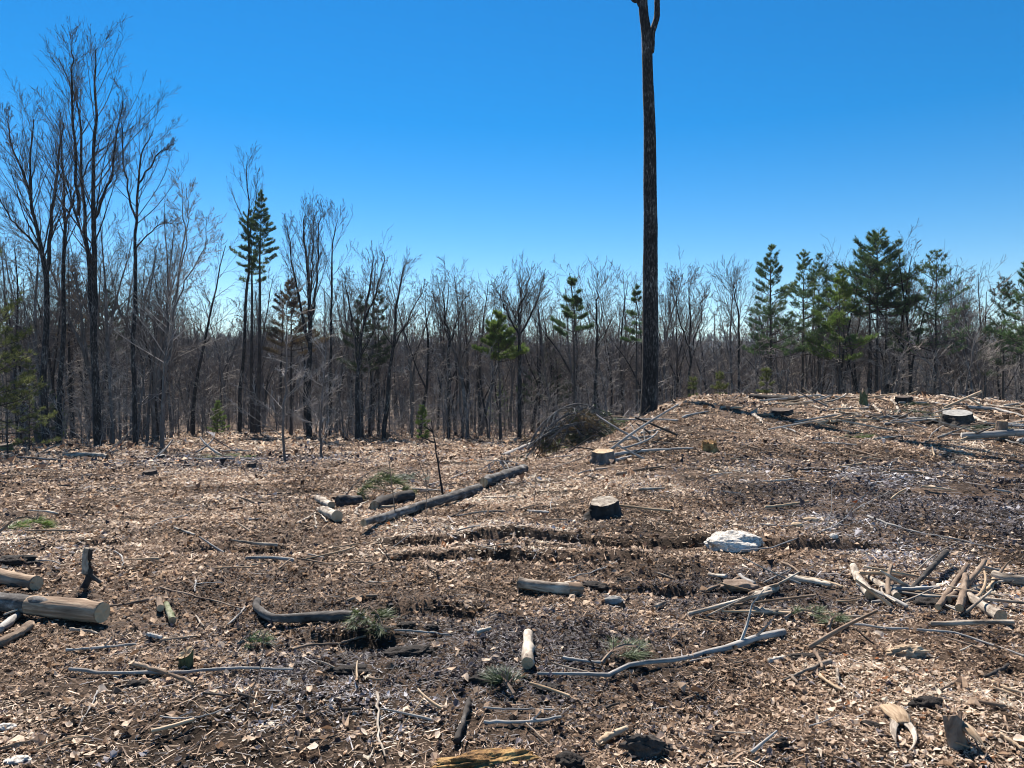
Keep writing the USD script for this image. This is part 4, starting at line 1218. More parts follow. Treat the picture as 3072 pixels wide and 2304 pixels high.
log(Z7, [(1105, 388), (1160, 500), (1215, 570)], 0.055, 0.075, 'birch', 'pale barkless log leaning towards us in the right heap')
log(Z7, [(1200, 450), (1290, 500), (1390, 585)], 0.04, 0.052, 'birch', 'pale thin log right of the barkless leaning log')
log(Z7, [(1858, 585), (1950, 650), (2060, 720)], 0.05, 0.075, 'birch', 'white birch piece with a splintered end at the right heap', cut1='pale_wood')
log(Z7, [(2010, 448), (2110, 470), (2330, 490)], 0.06, 0.09, 'birch', 'pale pinkish log running out of the right edge')
log(Z7, [(1845, 420), (1750, 540), (1655, 655)], 0.035, 0.04, 'brown_stick', 'brown pole leaning in the right heap, left of three', rise=[0.07, 0.04, 0.01])
log(Z7, [(1955, 405), (1840, 520), (1720, 610)], 0.035, 0.045, 'brown_stick', 'brown pole leaning in the right heap, rearmost of three', rise=[0.08, 0.05, 0.01])
log(Z7, [(1832, 495), (1815, 590), (1792, 672)], 0.045, 0.05, 'brown_stick', 'short thick brown pole leaning in the right heap', rise=[0.06, 0.03, 0.01])
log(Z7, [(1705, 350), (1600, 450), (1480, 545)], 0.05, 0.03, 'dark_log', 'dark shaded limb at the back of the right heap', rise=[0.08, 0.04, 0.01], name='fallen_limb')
log(Z8, [(1372, 372), (1500, 332), (1640, 276), (1780, 232)], 0.17, 0.09, 'grey_stick', 'bent trunk of the felled pine top lying up the knoll', rise=[0, 0.05, 0.25, 0.35], sag=0.9, name='fallen_limb')
log(RK, [(1390, 292), (1480, 292), (1560, 300)], 0.12, 0.12, 'pale_wood', 'pale weathered log end in front of the big dark stump')
log(Z4, [(440, 1182), (560, 1190), (740, 1210)], 0.14, 0.20, 'dark_log', 'dark log lying on the left crest of the knoll', cut0='dark_cut', cut1='dark_cut')  # dark tube added where the trunk shadow crosses the crest
log(Z5, [(1030, 590), (1040, 660)], 0.04, 0.045, 'brown_stick', 'stubby brown billet left of the lichen covered piece', name='wood_piece', category='wood piece')
log(Z5, [(1078, 628), (1118, 735)], 0.035, 0.045, 'moss_bark', 'lichen covered billet left of the crooked limb', name='wood_piece', category='wood piece')
log((lambda a, b: (a, b)), [(135, 988), (180, 986), (232, 990)], 0.14, 0.12, 'birch', 'pale log lying before the left wood', n=12)

S = [
    (Z5, [(450, 1052), (800, 1058), (1150, 1066), (1400, 1050), (1900, 1046)], .020, .014, 'grey_stick', 'long straight pale pole lying across the leaves at lower left', 0),
    (Z5, [(840, 1005), (1040, 1080), (1250, 1136)], .022, .014, 'brown_stick', 'brown branch crossing under the long pale pole', 0),
    (Z5, [(960, 580), (860, 612), (705, 628)], .022, .016, 'brown_stick', 'bent brown stick above the lower left logs', 0),
    (Z5, [(430, 918), (640, 900), (880, 880)], .016, .012, 'grey_stick', 'straight grey stick above the long pale pole', 1),
    (Z5, [(1040, 505), (1300, 570), (1600, 638)], .014, .010, 'brown_stick', 'long thin stick running down to the crooked limb', 1),
    (Z5, [(1040, 855), (1280, 828)], .014, .010, 'brown_stick', 'short reddish stick above the tiny cut stub', 0),
    (Z5, [(955, 820), (1050, 842)], .028, .022, 'grey_stick', 'short thick grey stick left of the reddish stick', 0),
    (Z5, [(1585, 650), (1540, 690), (1478, 762)], .014, .010, 'grey_stick', 'thin pale stick left of the hooked limb', 1),
    (Z5, [(1900, 912), (2050, 890), (2212, 866)], .015, .010, 'brown_stick', 'straight brown stick below the hooked limb', 0),
    (Z5, [(0, 795), (90, 720), (205, 598)], .05, .03, 'grey_stick', 'pale peeled branch leaning across the lower left log', 0),
    (Z5, [(-60, 905), (80, 850), (195, 768)], .05, .055, 'brown_stick', 'brown broken branch below the lower left log', 0),
    (Z5, [(450, 780), (540, 790), (630, 806)], .02, .012, 'birch', 'white curl of bark below the sawn log end', 0),
    (Z5, [(0, 1562), (120, 1530), (230, 1508)], .014, .01, 'brown_stick', 'brown stick at the bottom left corner', 0),
    (Z5, [(1040, 1362), (1280, 1345), (1500, 1300)], .008, .006, 'grey_stick', 'thin grey twig at lower left below the grey leaves', 1),
    (Z5, [(630, 1190), (580, 1290), (525, 1395)], .007, .005, 'grey_stick', 'hair thin grey twig left of the whitish lichen patch', 0),
    (Z5, [(400, 0), (560, 30), (860, 36)], .014, .01, 'brown_stick', 'thin stick lying level in the left middle ground', 0),
    (Z5, [(1000, 95), (1100, 60), (1220, 25)], .014, .01, 'grey_stick', 'thin slanting grey stick in the left middle ground', 0),
    (Z5, [(1130, 120), (1260, 165)], .028, .022, 'birch', 'short white stick above the dark rut at left', 0),
    (Z5, [(740, 262), (785, 310), (792, 370)], .014, .010, 'grey_stick', 'curved pale stick right of the upright split stub', 0),
    (Z5, [(1270, 460), (1262, 530)], .014, .010, 'grey_stick', 'little upright looking grey stick above the billets', 0),
    (Z5, [(1270, 690), (1320, 760)], .014, .010, 'birch', 'short pale stick right of the lichen covered billet', 0),
    (Z6, [(800, 142), (890, 225), (985, 312)], .014, .010, 'birch', 'pale thin rod slanting across the two wheel ruts', 0),
    (Z6, [(510, 322), (620, 432)], .022, .018, 'brown_stick', 'dark brown rod slanting below the ruts', 0),
    (Z6, [(40, 592), (130, 574), (232, 560)], .024, .018, 'brown_stick', 'brown stick above the crooked limb', 0),
    (Z6, [(800, 496), (900, 518), (1010, 552)], .014, .010, 'brown_stick', 'bowed brown stick left of the short birch log', 0),
    (Z6, [(1470, 465), (1640, 395), (1800, 330)], .009, .006, 'grey_stick', 'hair thin rod slanting up above the short birch log', 0),
    (Z6, [(330, 300), (480, 306), (590, 322)], .009, .007, 'brown_stick', 'thin level twig left of the dark brown rod', 0),
    (Z6, [(100, 440), (180, 480), (260, 490)], .010, .008, 'brown_stick', 'thin curved twig at the left of the middle ground', 0),
    (Z6, [(100, 662), (180, 735), (290, 830)], .02, .014, 'grey_stick', 'pale stem of the pine bough by the hooked limb', 2),
    (Z6, [(340, 780), (560, 805), (700, 812)], .013, .009, 'grey_stick', 'thin pale stick running right from the pine bough', 1),
    (Z6, [(880, 806), (970, 778)], .03, .02, 'birch', 'short pale splinter in the bottom middle', 0),
    (Z6, [(0, 868), (90, 842), (160, 822)], .015, .012, 'brown_stick', 'short stick under the hooked limb', 0),
    (Z6, [(1270, 1078), (1420, 1076), (1650, 1086), (1900, 1046), (2212, 982), (2500, 900), (2870, 800)], .018, .042, 'grey_stick', 'long curved grey stick sweeping up to the right in the foreground', 2),
    (Z6, [(1430, 965), (1560, 985), (1680, 1000)], .018, .014, 'grey_stick', 'short grey stick above the long curved stick', 0),
    (Z6, [(925, 1398), (1180, 1386), (1425, 1358)], .015, .011, 'grey_stick', 'straight grey stick in the bottom middle', 1),
    (Z6, [(920, 1290), (1150, 1300), (1375, 1306)], .010, .007, 'grey_stick', 'thin level twig above the straight stick in the bottom middle', 0),
    (Z6, [(230, 1200), (242, 1330), (238, 1450), (285, 1612)], .014, .008, 'birch', 'thin crooked pale root running towards us at the bottom', 0),
    (Z6, [(830, 1250), (795, 1370), (745, 1520)], .024, .030, 'dark_log', 'short dark stick pointing towards us at the bottom middle', 0),
    (Z6, [(0, 1302), (120, 1300)], .014, .010, 'dark_log', 'short black stick at the bottom left of the middle', 0),
    (Z6, [(1185, 1380), (1260, 1450), (1355, 1545)], .008, .006, 'brown_stick', 'thin dark twig with brown leaves at the bottom', 2),
    (Z6, [(1660, 1530), (1760, 1480), (1855, 1432)], .03, .022, 'pale_wood', 'splintered pale stick before the dark root', 0),
    (Z6, [(2040, 640), (2092, 612)], .03, .026, 'birch', 'short white stick in the grey litter right of the middle', 0),
    (Z6, [(2050, 408), (2160, 450)], .016, .012, 'birch', 'short pale stick below the boulder', 0),
    (Z7, [(380, 292), (540, 270), (700, 222), (900, 142), (1150, 0), (1340, -120)], .014, .006, 'grey_stick', 'long thin grey branch rising from the boulder to the right', 3),
    (Z7, [(1200, 42), (1450, 132), (1750, 190), (2050, 252)], .022, .010, 'grey_stick', 'long grey branch falling to the right beyond the boulder', 3),
    (Z7, [(500, 92), (680, 104), (860, 106)], .014, .010, 'grey_stick', 'level grey stick touching the boulder', 0),
    (Z7, [(690, 445), (820, 470), (960, 500)], .05, .03, 'birch', 'pale stripped branch lying left of the right heap', 1),
    (Z7, [(1330, 402), (1440, 440)], .035, .03, 'birch', 'short white stick behind the right heap', 0),
    (Z7, [(1960, 380), (2090, 420), (2212, 432)], .022, .016, 'birch', 'pale stick running to the right edge above the pinkish log', 0),
    (Z7, [(2040, 432), (1980, 530)], .035, .03, 'pale_wood', 'short pale stick pointing down in the right heap', 0),
    (Z7, [(480, 592), (540, 552), (612, 520)], .07, .05, 'birch', 'white split piece of wood in the grey litter at right', 0),
    (Z7, [(400, 585), (490, 580)], .022, .018, 'brown_stick', 'short brown stick left of the white split piece', 0),
    (Z7, [(465, 668), (560, 676), (700, 680)], .05, .03, 'birch', 'white splintered slab above the green sprigs', 0),
    (Z7, [(170, 420), (280, 440)], .03, .03, 'birch', 'short pinkish stick at the left of the right heap', 0),
    (Z7, [(160, 530), (280, 480), (400, 440)], .022, .03, 'brown_stick', 'brown stick against the low mound of chips at right', 0),
    (Z7, [(640, 340), (700, 370), (760, 410)], .02, .016, 'brown_stick', 'pinkish brown stick between boulder and right heap', 0),
    (Z7, [(1270, 480), (1230, 545), (1020, 592)], .014, .01, 'brown_stick', 'bowed thin stick across the foot of the leaning log', 0),
    (Z7, [(1100, 766), (1400, 775), (1700, 805), (1900, 862), (2212, 952)], .014, .012, 'grey_stick', 'long thin bowed stick at the lower right', 2),
    (Z7, [(960, 990), (800, 1062), (650, 1115)], .024, .012, 'birch', 'pale straight stick with a thick head at the lower right', 0),
    (Z7, [(835, 880), (870, 960), (905, 1040)], .018, .022, 'brown_stick', 'grey brown stick crossing the head of the pale straight stick', 0),
    (Z7, [(560, 992), (660, 968)], .03, .022, 'birch', 'short white stick right of the end of the long curved stick', 0),
    (Z7, [(890, 1082), (960, 1140), (1035, 1182)], .02, .015, 'pale_wood', 'short pale stick below the thick headed stick', 0),
    (Z7, [(1000, 1040), (1012, 1140)], .016, .013, 'birch', 'thin pale stick pointing towards us at the lower right', 0),
    (Z7, [(1860, 1242), (1970, 1268), (2090, 1284)], .022, .018, 'brown_stick', 'brown stick near the right edge at the bottom', 0),
    (Z7, [(2060, 1470), (2212, 1572)], .016, .013, 'pale_wood', 'thin yellowish stick at the bottom right corner', 0),
    (Z7, [(1660, 1180), (1760, 1130), (1815, 1095)], .012, .009, 'brown_stick', 'thin twig over the dark hollow at the lower right', 0),
    (Z7, [(2010, 1130), (2110, 1170), (2212, 1200)], .016, .012, 'pale_wood', 'pale splinter at the right edge', 0),
    (Z7, [(2010, 1160), (2110, 1195), (2212, 1235)], .014, .010, 'pale_wood', 'second pale splinter at the right edge, below the first', 0),
    (Z7, [(1960, 1090), (2060, 1050), (2110, 1010)], .016, .02, 'dark_log', 'short dark twig near the right edge', 0),
    (Z7, [(0, 1250), (120, 1190), (230, 1080)], .006, .005, 'brown_stick', 'hair thin twig below the long curved stick', 0),
    (Z8, [(30, 622), (140, 618), (250, 610)], .03, .02, 'brown_stick', 'brown stick lying level left of the heap', 2),
    (Z8, [(330, 722), (420, 670)], .03, .02, 'birch', 'pale stick leaning on the heap from the left', 0),
    (Z8, [(415, 665), (425, 745)], .022, .018, 'birch', 'pale stick across the front of the heap', 0),
    (Z8, [(430, 655), (480, 722)], .02, .016, 'birch', 'second pale stick across the front of the heap', 0),
    (Z8, [(640, 690), (650, 640), (690, 610)], .03, .02, 'birch', 'pale crooked stick between the heap and the dark log', 0),
    (Z8, [(690, 650), (830, 636)], .05, .03, 'pale_wood', 'flat pale slab along the dark log', 0),
    (Z8, [(830, 545), (950, 548), (1080, 556)], .03, .02, 'grey_stick', 'pinkish grey stick behind the long log', 1),
    (Z8, [(1000, 530), (1110, 495), (1205, 450)], .03, .02, 'grey_stick', 'slanting stick above the long log', 1),
    (Z8, [(1450, 412), (1540, 350), (1660, 280)], .04, .02, 'log_bark', 'limb lying below the bent trunk of the felled pine top', 2),
    (Z8, [(1515, 330), (1530, 365), (1562, 392)], .03, .02, 'birch', 'white forked branch sticking out below the bent trunk', 1),
    (Z8, [(1300, 462), (1380, 440), (1440, 430)], .024, .018, 'grey_stick', 'thin stick behind the short thick log', 0),
    (Z8, [(1700, 420), (1830, 370)], .025, .016, 'brown_stick', 'thin stick left of the freshly cut stump', 0),
    (Z8, [(1760, 468), (1840, 450), (1910, 440)], .025, .018, 'grey_stick', 'thin stick below the freshly cut stump', 0),
    (Z8, [(1955, 474), (2080, 450), (2200, 432)], .05, .03, 'brown_stick', 'brown stick right of the freshly cut stump', 0),
    (Z8, [(1940, 405), (2030, 380)], .05, .04, 'grey_stick', 'short grey stick leaning on the freshly cut stump', 0),
    (Z8, [(2070, 552), (2200, 545)], .035, .03, 'birch', 'pale stick right of the larger stump', 0),
    (Z8, [(1500, 662), (1610, 670)], .03, .025, 'grey_stick', 'short grey stick left of the larger stump', 0),
    (Z8, [(2078, 268), (2150, 248), (2215, 228)], .06, .04, 'birch', 'pale pole on the slope below the tall lone trunk', 0),
    (Z8, [(80, 705), (140, 700)], .02, .02, 'grey_stick', 'short grey stick left of the heap', 0),
    (Z8, [(1100, 690), (1180, 660), (1240, 630)], .02, .014, 'dark_log', 'dark thin stick below the long log', 0),
    (RK, [(200, 152), (400, 148), (600, 152)], .06, .05, 'birch', 'pale level pole left of the mossy stub on the crest', 0),
    (RK, [(665, 160), (780, 152), (895, 150)], .07, .05, 'birch', 'pale level pole right of the mossy stub on the crest', 0),
    (RK, [(980, 212), (1150, 208), (1300, 196), (1500, 242)], .05, .03, 'grey_stick', 'long crooked grey branch on the crest below the dark old stump', 1),
    (RK, [(1390, 145), (1650, 185), (1900, 240), (2215, 300)], .08, .05, 'birch', 'long pale pole sloping down to the right edge of the knoll, upper one', 0),
    (RK, [(1640, 258), (1950, 272), (2215, 352)], .09, .05, 'grey_stick', 'long grey pole sloping down to the right edge of the knoll, lower one', 0),
    (RK, [(900, 182), (950, 235), (965, 312)], .08, .06, 'birch', 'bent pale limb below the dark old stump', 0),
    (RK, [(725, 230), (800, 302)], .07, .06, 'birch', 'short pale limb below the mossy stub', 0),
    (RK, [(310, 412), (560, 374), (780, 376)], .07, .05, 'pale_wood', 'pale bowed pole lying on the knoll face', 0),
    (RK, [(400, 332), (470, 312), (570, 305)], .04, .03, 'grey_stick', 'grey bowed stick in the shade on the knoll', 0),
    (RK, [(725, 572), (900, 552), (1130, 540)], .06, .03, 'birch', 'pale tapering limb on the knoll below the shaded stump', 1),
    (RK, [(1400, 518), (1520, 518), (1640, 508)], .05, .03, 'birch', 'pale stick below the big dark stump', 1),
    (RK, [(1450, 412), (1350, 470), (1270, 560)], .03, .02, 'grey_stick', 'thin crooked stick left below the big dark stump', 1),
    (RK, [(1640, 322), (1740, 362), (1830, 412)], .11, .07, 'birch', 'white ragged bark slab right of the big dark stump', 0),
    (RK, [(1560, 442), (1900, 540), (2240, 645)], .05, .03, 'log_bark', 'long dark branch running down to the right from the big stump', 3),
    (RK, [(220, 602), (400, 606), (560, 618)], .03, .02, 'grey_stick', 'level grey stick on the face of the knoll', 0),
    (RK, [(450, 642), (600, 690), (760, 732)], .03, .02, 'brown_stick', 'brown stick slanting down the face of the knoll', 1),
    (RK, [(190, 432), (280, 390), (380, 340)], .03, .02, 'brown_stick', 'crooked brown branch at the left of the shaded stump', 2),
    (RK, [(150, 310), (250, 265)], .05, .04, 'brown_stick', 'brown stick below the crest left of the mossy stub', 0),
    (RK, [(120, 230), (200, 265)], .06, .05, 'birch', 'short white stick near the left crest', 0),
    (RK, [(180, 370), (195, 418)], .07, .06, 'pale_wood', 'square pale chip on the knoll face', 0),
    (RK, [(2010, 250), (2100, 222)], .09, .06, 'birch', 'pale split end of a pole near the right edge of the knoll', 0),
    (RK, [(2040, 430), (2215, 436)], .05, .04, 'grey_stick', 'grey stick right of the tall narrow stump', 0),
    (Z4, [(450, 1282), (518, 1342)], .09, .08, 'birch', 'white split slab left of the low wide stump', 0),
    (Z4, [(490, 1298), (640, 1290), (800, 1284)], .06, .06, 'brown_stick', 'brown pole in front of the low wide stump', 0),
    (Z4, [(530, 1226), (640, 1222), (730, 1220)], .06, .05, 'birch', 'pale pole on the crest behind the low wide stump', 0),
    (Z4, [(0, 1310), (90, 1285), (165, 1268)], .06, .03, 'grey_stick', 'grey branch on the slope right of the tall trunk', 0),
    (Z4, [(250, 1240), (330, 1246), (380, 1244)], .06, .05, 'pale_wood', 'pale pole on the slope towards the crest', 0),
    (Z4, [(670, 1560), (560, 1530), (400, 1480)], .02, .015, 'brown_stick', 'thin brown stick low on the knoll face', 0),
    (Z4, [(680, 1662), (860, 1650), (1050, 1660)], .03, .02, 'dark_log', 'dark level stick on the lower knoll', 0),
    (Z4, [(1330, 1620), (1400, 1565)], .02, .015, 'grey_stick', 'grey stick on the lower right knoll', 0),
    (Z4, [(700, 1455), (820, 1475), (1130, 1478)], .02, .015, 'brown_stick', 'long brown stick across the middle of the knoll', 1),
]
for zone, pts, a, b, m, lab, tw in S:
    stick(zone, pts, a, b, m, lab, twigs=tw)

# bent branches of the felled pine top, standing in arches
def arch(pts, y, w0, w1, m, label, name='bent_branch', foliage=None, seed=0, drop=0.0, group=None):
    r_ = np.random.default_rng(seed)
    Q = np.array([at_depth(*Z8(*p), y) for p in pts])
    n = 16
    c = PchipInterpolator(np.linspace(0, 1, len(Q)), Q)(np.linspace(0, 1, n))
    c[:, 1] += np.linspace(0, 1, n) * r_.normal() * 0.4
    base = c[0].copy()
    root = thing(name, label, 'branch', base, group=group)
    part(root, 'stem', tubes([(c - base, np.linspace(w0, w1, n) / 2)], 6), m, smooth=50)
    C, D = [], []
    for k in range(14):
        i = r_.integers(3, n - 1)
        d = np.array([r_.normal() * 0.5, r_.normal() * 0.5, -0.35 - drop + r_.normal() * 0.3])
        l = r_.uniform(0.25, 0.8)
        q = np.linspace(0, 1, 5)[:, None]
        p = c[i] - base + d * l * q + r_.normal(size=(5, 3)) * 0.03 * q
        part(root, 'twig', tubes([(p, np.linspace(0.012, 0.004, 5))], 4), m)
        if foliage:
            for t in np.linspace(0.3, 1, 7):
                C.append((c[i] - base + d * l * t) + r_.normal(size=3) * 0.06)
                D.append(d)
    if foliage:
        D = np.array(D)
        D /= np.linalg.norm(D, axis=1, keepdims=True)
        part(root, 'needles', needles_mesh(r_, C, D, 0.15, 14, 0.012, 0.5), foliage, kind='stuff')


arch([(1520, 310), (1560, 230), (1640, 155), (1740, 108), (1810, 112), (1880, 175)], 19.5, 0.07, 0.03, 'grey_bark', 'bent branch standing in the highest arch over the slash pile', seed=1, drop=0.3)
arch([(1530, 320), (1590, 240), (1680, 175), (1760, 150), (1830, 190)], 19.8, 0.05, 0.02, 'grey_bark', 'bent branch in a lower arch under the highest one', seed=2, drop=0.3)
arch([(1500, 335), (1570, 280), (1680, 235), (1790, 215), (1880, 235)], 19.3, 0.08, 0.03, 'log_bark', 'dark branch with drooping dead needles in the slash pile', foliage='needles_dark', seed=3, drop=0.1)
arch([(1640, 290), (1720, 250), (1820, 230), (1960, 210)], 19.6, 0.05, 0.02, 'log_bark', 'dark branch reaching from the slash pile towards the tall trunk', foliage='needles_dark', seed=4)
for k_, (p_, dn_, w_) in enumerate(([[(1600, 330), (1660, 250), (1720, 215), (1800, 200), (1850, 240)], 'low branch curling over the middle of the slash pile', .03], [[(1560, 340), (1600, 200), (1680, 130), (1770, 125), (1850, 150)], 'thin branch running beside the highest arch', .035],
                                    [[(1680, 300), (1760, 280), (1850, 260), (1900, 290)], 'dark branch low at the right of the slash pile', .05], [[(1580, 350), (1700, 310), (1800, 290), (1880, 300)], 'dark branch lying along the foot of the slash pile', .05],
                                    [[(1700, 240), (1760, 150), (1830, 120), (1910, 180)], 'drooping dead branch at the top right of the slash pile', .04], [[(1780, 250), (1840, 200), (1900, 180), (1990, 230)], 'dead branch drooping towards the tall lone trunk', .05])):
    arch(p_, 19.2 + 0.2 * k_, w_, 0.012, 'log_bark' if k_ % 2 else 'grey_bark', dn_, foliage='needles_dark' if k_ in (2, 4, 5) else None, seed=20 + k_, drop=0.25)
_ar = np.random.default_rng(91)
for k_ in range(14):
    a_, b_, c_ = np.array([_ar.uniform(1440, 1640), _ar.uniform(315, 380)]), np.array([_ar.uniform(1620, 1800), _ar.uniform(120, 240)]), np.array([_ar.uniform(1780, 1990), _ar.uniform(180, 300)])
    arch([a_, (a_ + b_) / 2 - [12, 22], b_, (b_ + c_) / 2 - [0, 20], c_], 19.0 + 1.6 * _ar.random(), _ar.uniform(0.025, 0.05), 0.01, ['log_bark', 'dark_log', 'grey_bark'][k_ % 3],
         'thin bent branch in the tangle of the slash pile', foliage='needles_brown' if k_ % 4 == 0 else None, seed=60 + k_, drop=0.2, group='thin bent branches of the slash pile')
arch([(1305, 470), (1310, 410), (1350, 390), (1430, 395), (1480, 420)], 15.5, 0.03, 0.012, 'grey_stick', 'thin branch bowed over the ragged stump behind the long log', seed=5)


def bough(u, v, y_or_none, length, az, fol, label, seed, dens=1.0, lift=0.1, tuft=0.11, flat=0.45):
    """A broken off pine bough lying on the ground."""
    r_ = np.random.default_rng(seed)
    g = on_ground(u, v) if y_or_none is None else foot(u, y_or_none)
    root = thing('pine_bough', label, 'pine bough', g, az)
    n = 8
    q = np.linspace(0, 1, n)
    stem = np.column_stack([(q - 0.5) * length, 0.05 * length * np.sin(q * 3), lift * np.sin(q * 3.1) + 0.02])
    part(root, 'stem', tubes([(stem, np.linspace(0.012, 0.004, n))], 5), 'brown_stick', smooth=50)
    C, D = [], []
    for k in range(int(15 * dens)):
        f = r_.uniform(0.15, 1)
        b = np.array([(f - 0.5) * length, 0, lift * math.sin(f * 3.1) + 0.03])
        s = r_.choice([-1, 1]) * r_.uniform(0.1, 0.4) * length * (1.1 - f)
        e = b + np.array([abs(s) * 0.8, s, r_.normal() * 0.03 + 0.02])
        part(root, 'twig', tubes([(np.array([b, (b + e) / 2 + [0, 0, .01], e]), np.array([.004, .003, .002]))], 3), 'brown_stick')
        for t in (0.4, 0.6, 0.8, 1.0):
            C.append(b + (e - b) * t)
            D.append(e - b + np.array([0.02, 0, 0.02]))
    D = np.array(D)
    D /= np.linalg.norm(D, axis=1, keepdims=True) + 1e-9
    nv, nf = needles_mesh(r_, C, D, tuft, 12, tuft * 0.045, 0.45)
    nv[:, 2] = nv[:, 2].mean() * 0.6 + (nv[:, 2] - nv[:, 2].mean()) * flat
    part(root, 'needles', (nv, nf), fol, kind='stuff')


bough(*Z6(175, 745), None, 0.4, -0.9, 'needles_green', 'green pine bough lying by the hooked limb in the foreground', 1)
bough(*Z8(735, 590), None, 1.0, 0.3, 'needles_green', 'dark green pine bough lying over the dark log', 2, 2.4, 0.4, 0.16, 1.0)
bough(*Z8(930, 515), None, 0.8, 2.2, 'needles_dark', 'dark pine bough behind the long log', 3, 1.0, 0.2, 0.16)
bough(*Z8(850, 512), None, 0.6, 1.2, 'needles_dark', 'small dark pine bough left behind the long log', 4, 1.0, 0.15, 0.16)
bough(*Z8(1850, 285), None, 1.9, 0.5, 'needles_green', 'green pine bough heaped at the right end of the slash pile', 5, 4.0, 0.55, 0.2, 1.0)
bough(*Z8(1760, 310), None, 1.5, 2.9, 'needles_green', 'green pine bough lying below the slash pile', 6, 3.0, 0.3, 0.2, 0.9)
bough(*Z8(1940, 240), None, 1.7, 0.2, 'needles_green', 'lighter green pine bough left of the tall trunk', 7, 3.0, 0.45, 0.2, 1.0)
bough(*Z8(1650, 355), None, 1.5, -0.4, 'needles_green', 'green pine bough low in front of the slash pile', 8, 2.4, 0.25, 0.2, 0.9)
bough(*Z7(770, 700), None, 0.3, 0.4, 'needles_green', 'bright green pine sprig at the left of two at lower right', 9, 0.7, 0.04, 0.09)
bough(*Z7(980, 755), None, 0.24, 0.9, 'needles_green', 'bright green pine sprig at the right of two at lower right', 10, 0.7, 0.04, 0.09)
bough(*Z6(1830, 960), None, 0.32, 0.6, 'needles_green', 'green pine sprig above the long curved stick', 11, 0.7, 0.06, 0.11)
bough(*Z6(1060, 1150), None, 0.22, 2.0, 'needles_dark', 'faded pine sprig at the bottom middle', 12, 0.9, 0.04, 0.10)
bough(*Z5(1640, 880), None, 0.18, 0.0, 'needles', 'tiny green sprig under the hooked limb', 13, 0.8, 0.03, 0.07)
bough(*Z5(150, 140), None, 0.45, 0.7, 'needles_light', 'olive green bough at the left edge above the logs', 14, 1.4, 0.15, 0.12)
bough(465, 990, None, 2.2, 0.1, 'needles_light', 'green patch of bough lying before the left wood', 15, 2.0, 0.08, 0.14)
bough(*RK(560, 545), None, 0.8, 0.2, 'needles_light', 'yellow green sprig on the face of the knoll', 16, 1.0, 0.05, 0.12)
bough(*RK(1200, 250), None, 0.9, 2.6, 'needles_dark', 'dark bough added for the shade left of the big stump', 17, 1.3, 0.2, 0.16)  # dark brush from here on is added for the shade around the stump
bough(*RK(1050, 330), None, 1.3, 0.3, 'needles_dark', 'dark dead bough added for the shade below the dark old stump', 18, 1.5, 0.2, 0.16)
bough(*RK(1350, 380), None, 1.3, 0.1, 'needles_dark', 'dark dead bough added for the shade at the left foot of the big stump', 19, 1.5, 0.2, 0.16)
bough(*RK(1780, 480), None, 1.3, -0.3, 'needles_dark', 'dark dead bough added for the shade at the right foot of the big stump', 20, 1.5, 0.15, 0.16)

# loose slash: sticks that only their group tells of
def slash(n, area, w, L, ms, label, group, seed, rise=0.0):
    r_ = np.random.default_rng(seed)
    for k in range(n):
        u, v = area(r_)
        g0 = on_ground(u, v)
        az = r_.normal() * 0.55 + (0 if r_.random() < 0.5 else math.pi) if r_.random() < 0.7 else r_.random() * 6.28
        l = L * math.exp(np.clip(r_.normal() * 0.45, -0.8, 0.55))
        m_ = 7
        q = np.linspace(-0.5, 0.5, m_)
        bend = r_.normal() * 0.07 * l
        xy = g0[:2] + np.outer(q * l, [math.cos(az), math.sin(az)]) + np.outer(bend * (1 - 4 * q * q), [-math.sin(az), math.cos(az)])
        z = height(xy[:, 0], xy[:, 1])
        ww = w * math.exp(r_.normal() * 0.4)
        z = 0.75 * (np.polyval(np.polyfit(q, z, 1), q) + 0.01) + 0.25 * z + ww * 0.4 + 0.012 + (q + 0.5) * abs(r_.normal()) * rise
        c = np.column_stack([xy, z])
        m = ms[r_.integers(len(ms))]
        v_, f_, gr = rough_tube(c - c[0], np.linspace(ww, ww * r_.uniform(0.35, 0.95), m_) / 2, 6, 0.2, 1, seed * 1000 + k)
        p = solo('slash_stick', (v_, f_), m + '_grained', label, 'stick', True, group, grain=gr)
        UsdGeom.Xformable(p).AddTranslateOp().Set(Gf.Vec3d(*map(float, c[0])))


slash(40, lambda r: (r.uniform(1560, 2230), 1235 + abs(r.normal()) * 75 + r.random() * 15), 0.022, 0.34, ['grey_stick', 'birch', 'pale_wood', 'brown_stick', 'birch'], 'weathered broken stick in the loose heap at the right', 'sticks in the loose heap at the right', 1, 0.10)
slash(60, lambda r: (r.uniform(1680, 2240), r.uniform(866, 960) if r.random() < 0.75 else r.uniform(864, 885)), 0.045, 1.0, ['grey_stick', 'birch', 'log_bark', 'grey_stick', 'pale_wood'], 'weathered stick in the slash along the crest of the knoll', 'slash sticks along the crest of the knoll', 2, 0.25)
slash(45, lambda r: (r.uniform(1180, 2200), r.uniform(930, 1130)), 0.018, 0.38, ['grey_stick', 'brown_stick', 'pale_wood', 'birch'], 'stick lying on the face of the knoll', 'sticks lying on the face of the knoll', 3, 0.05)
slash(45, lambda r: (r.uniform(10, 1150), r.uniform(1000, 1240)), 0.017, 0.33, ['grey_stick', 'brown_stick', 'brown_stick', 'pale_wood', 'birch'], 'stick lying in the middle ground of the clearing', 'sticks lying in the middle ground of the clearing', 4, 0.04)
slash(50, lambda r: (r.uniform(0, 2212), r.uniform(1250, 1650)), 0.008, 0.14, ['grey_stick', 'brown_stick', 'pale_wood', 'birch', 'dark_log'], 'thin broken twig among the litter in the foreground', 'thin twigs among the litter in the foreground', 5, 0.03)
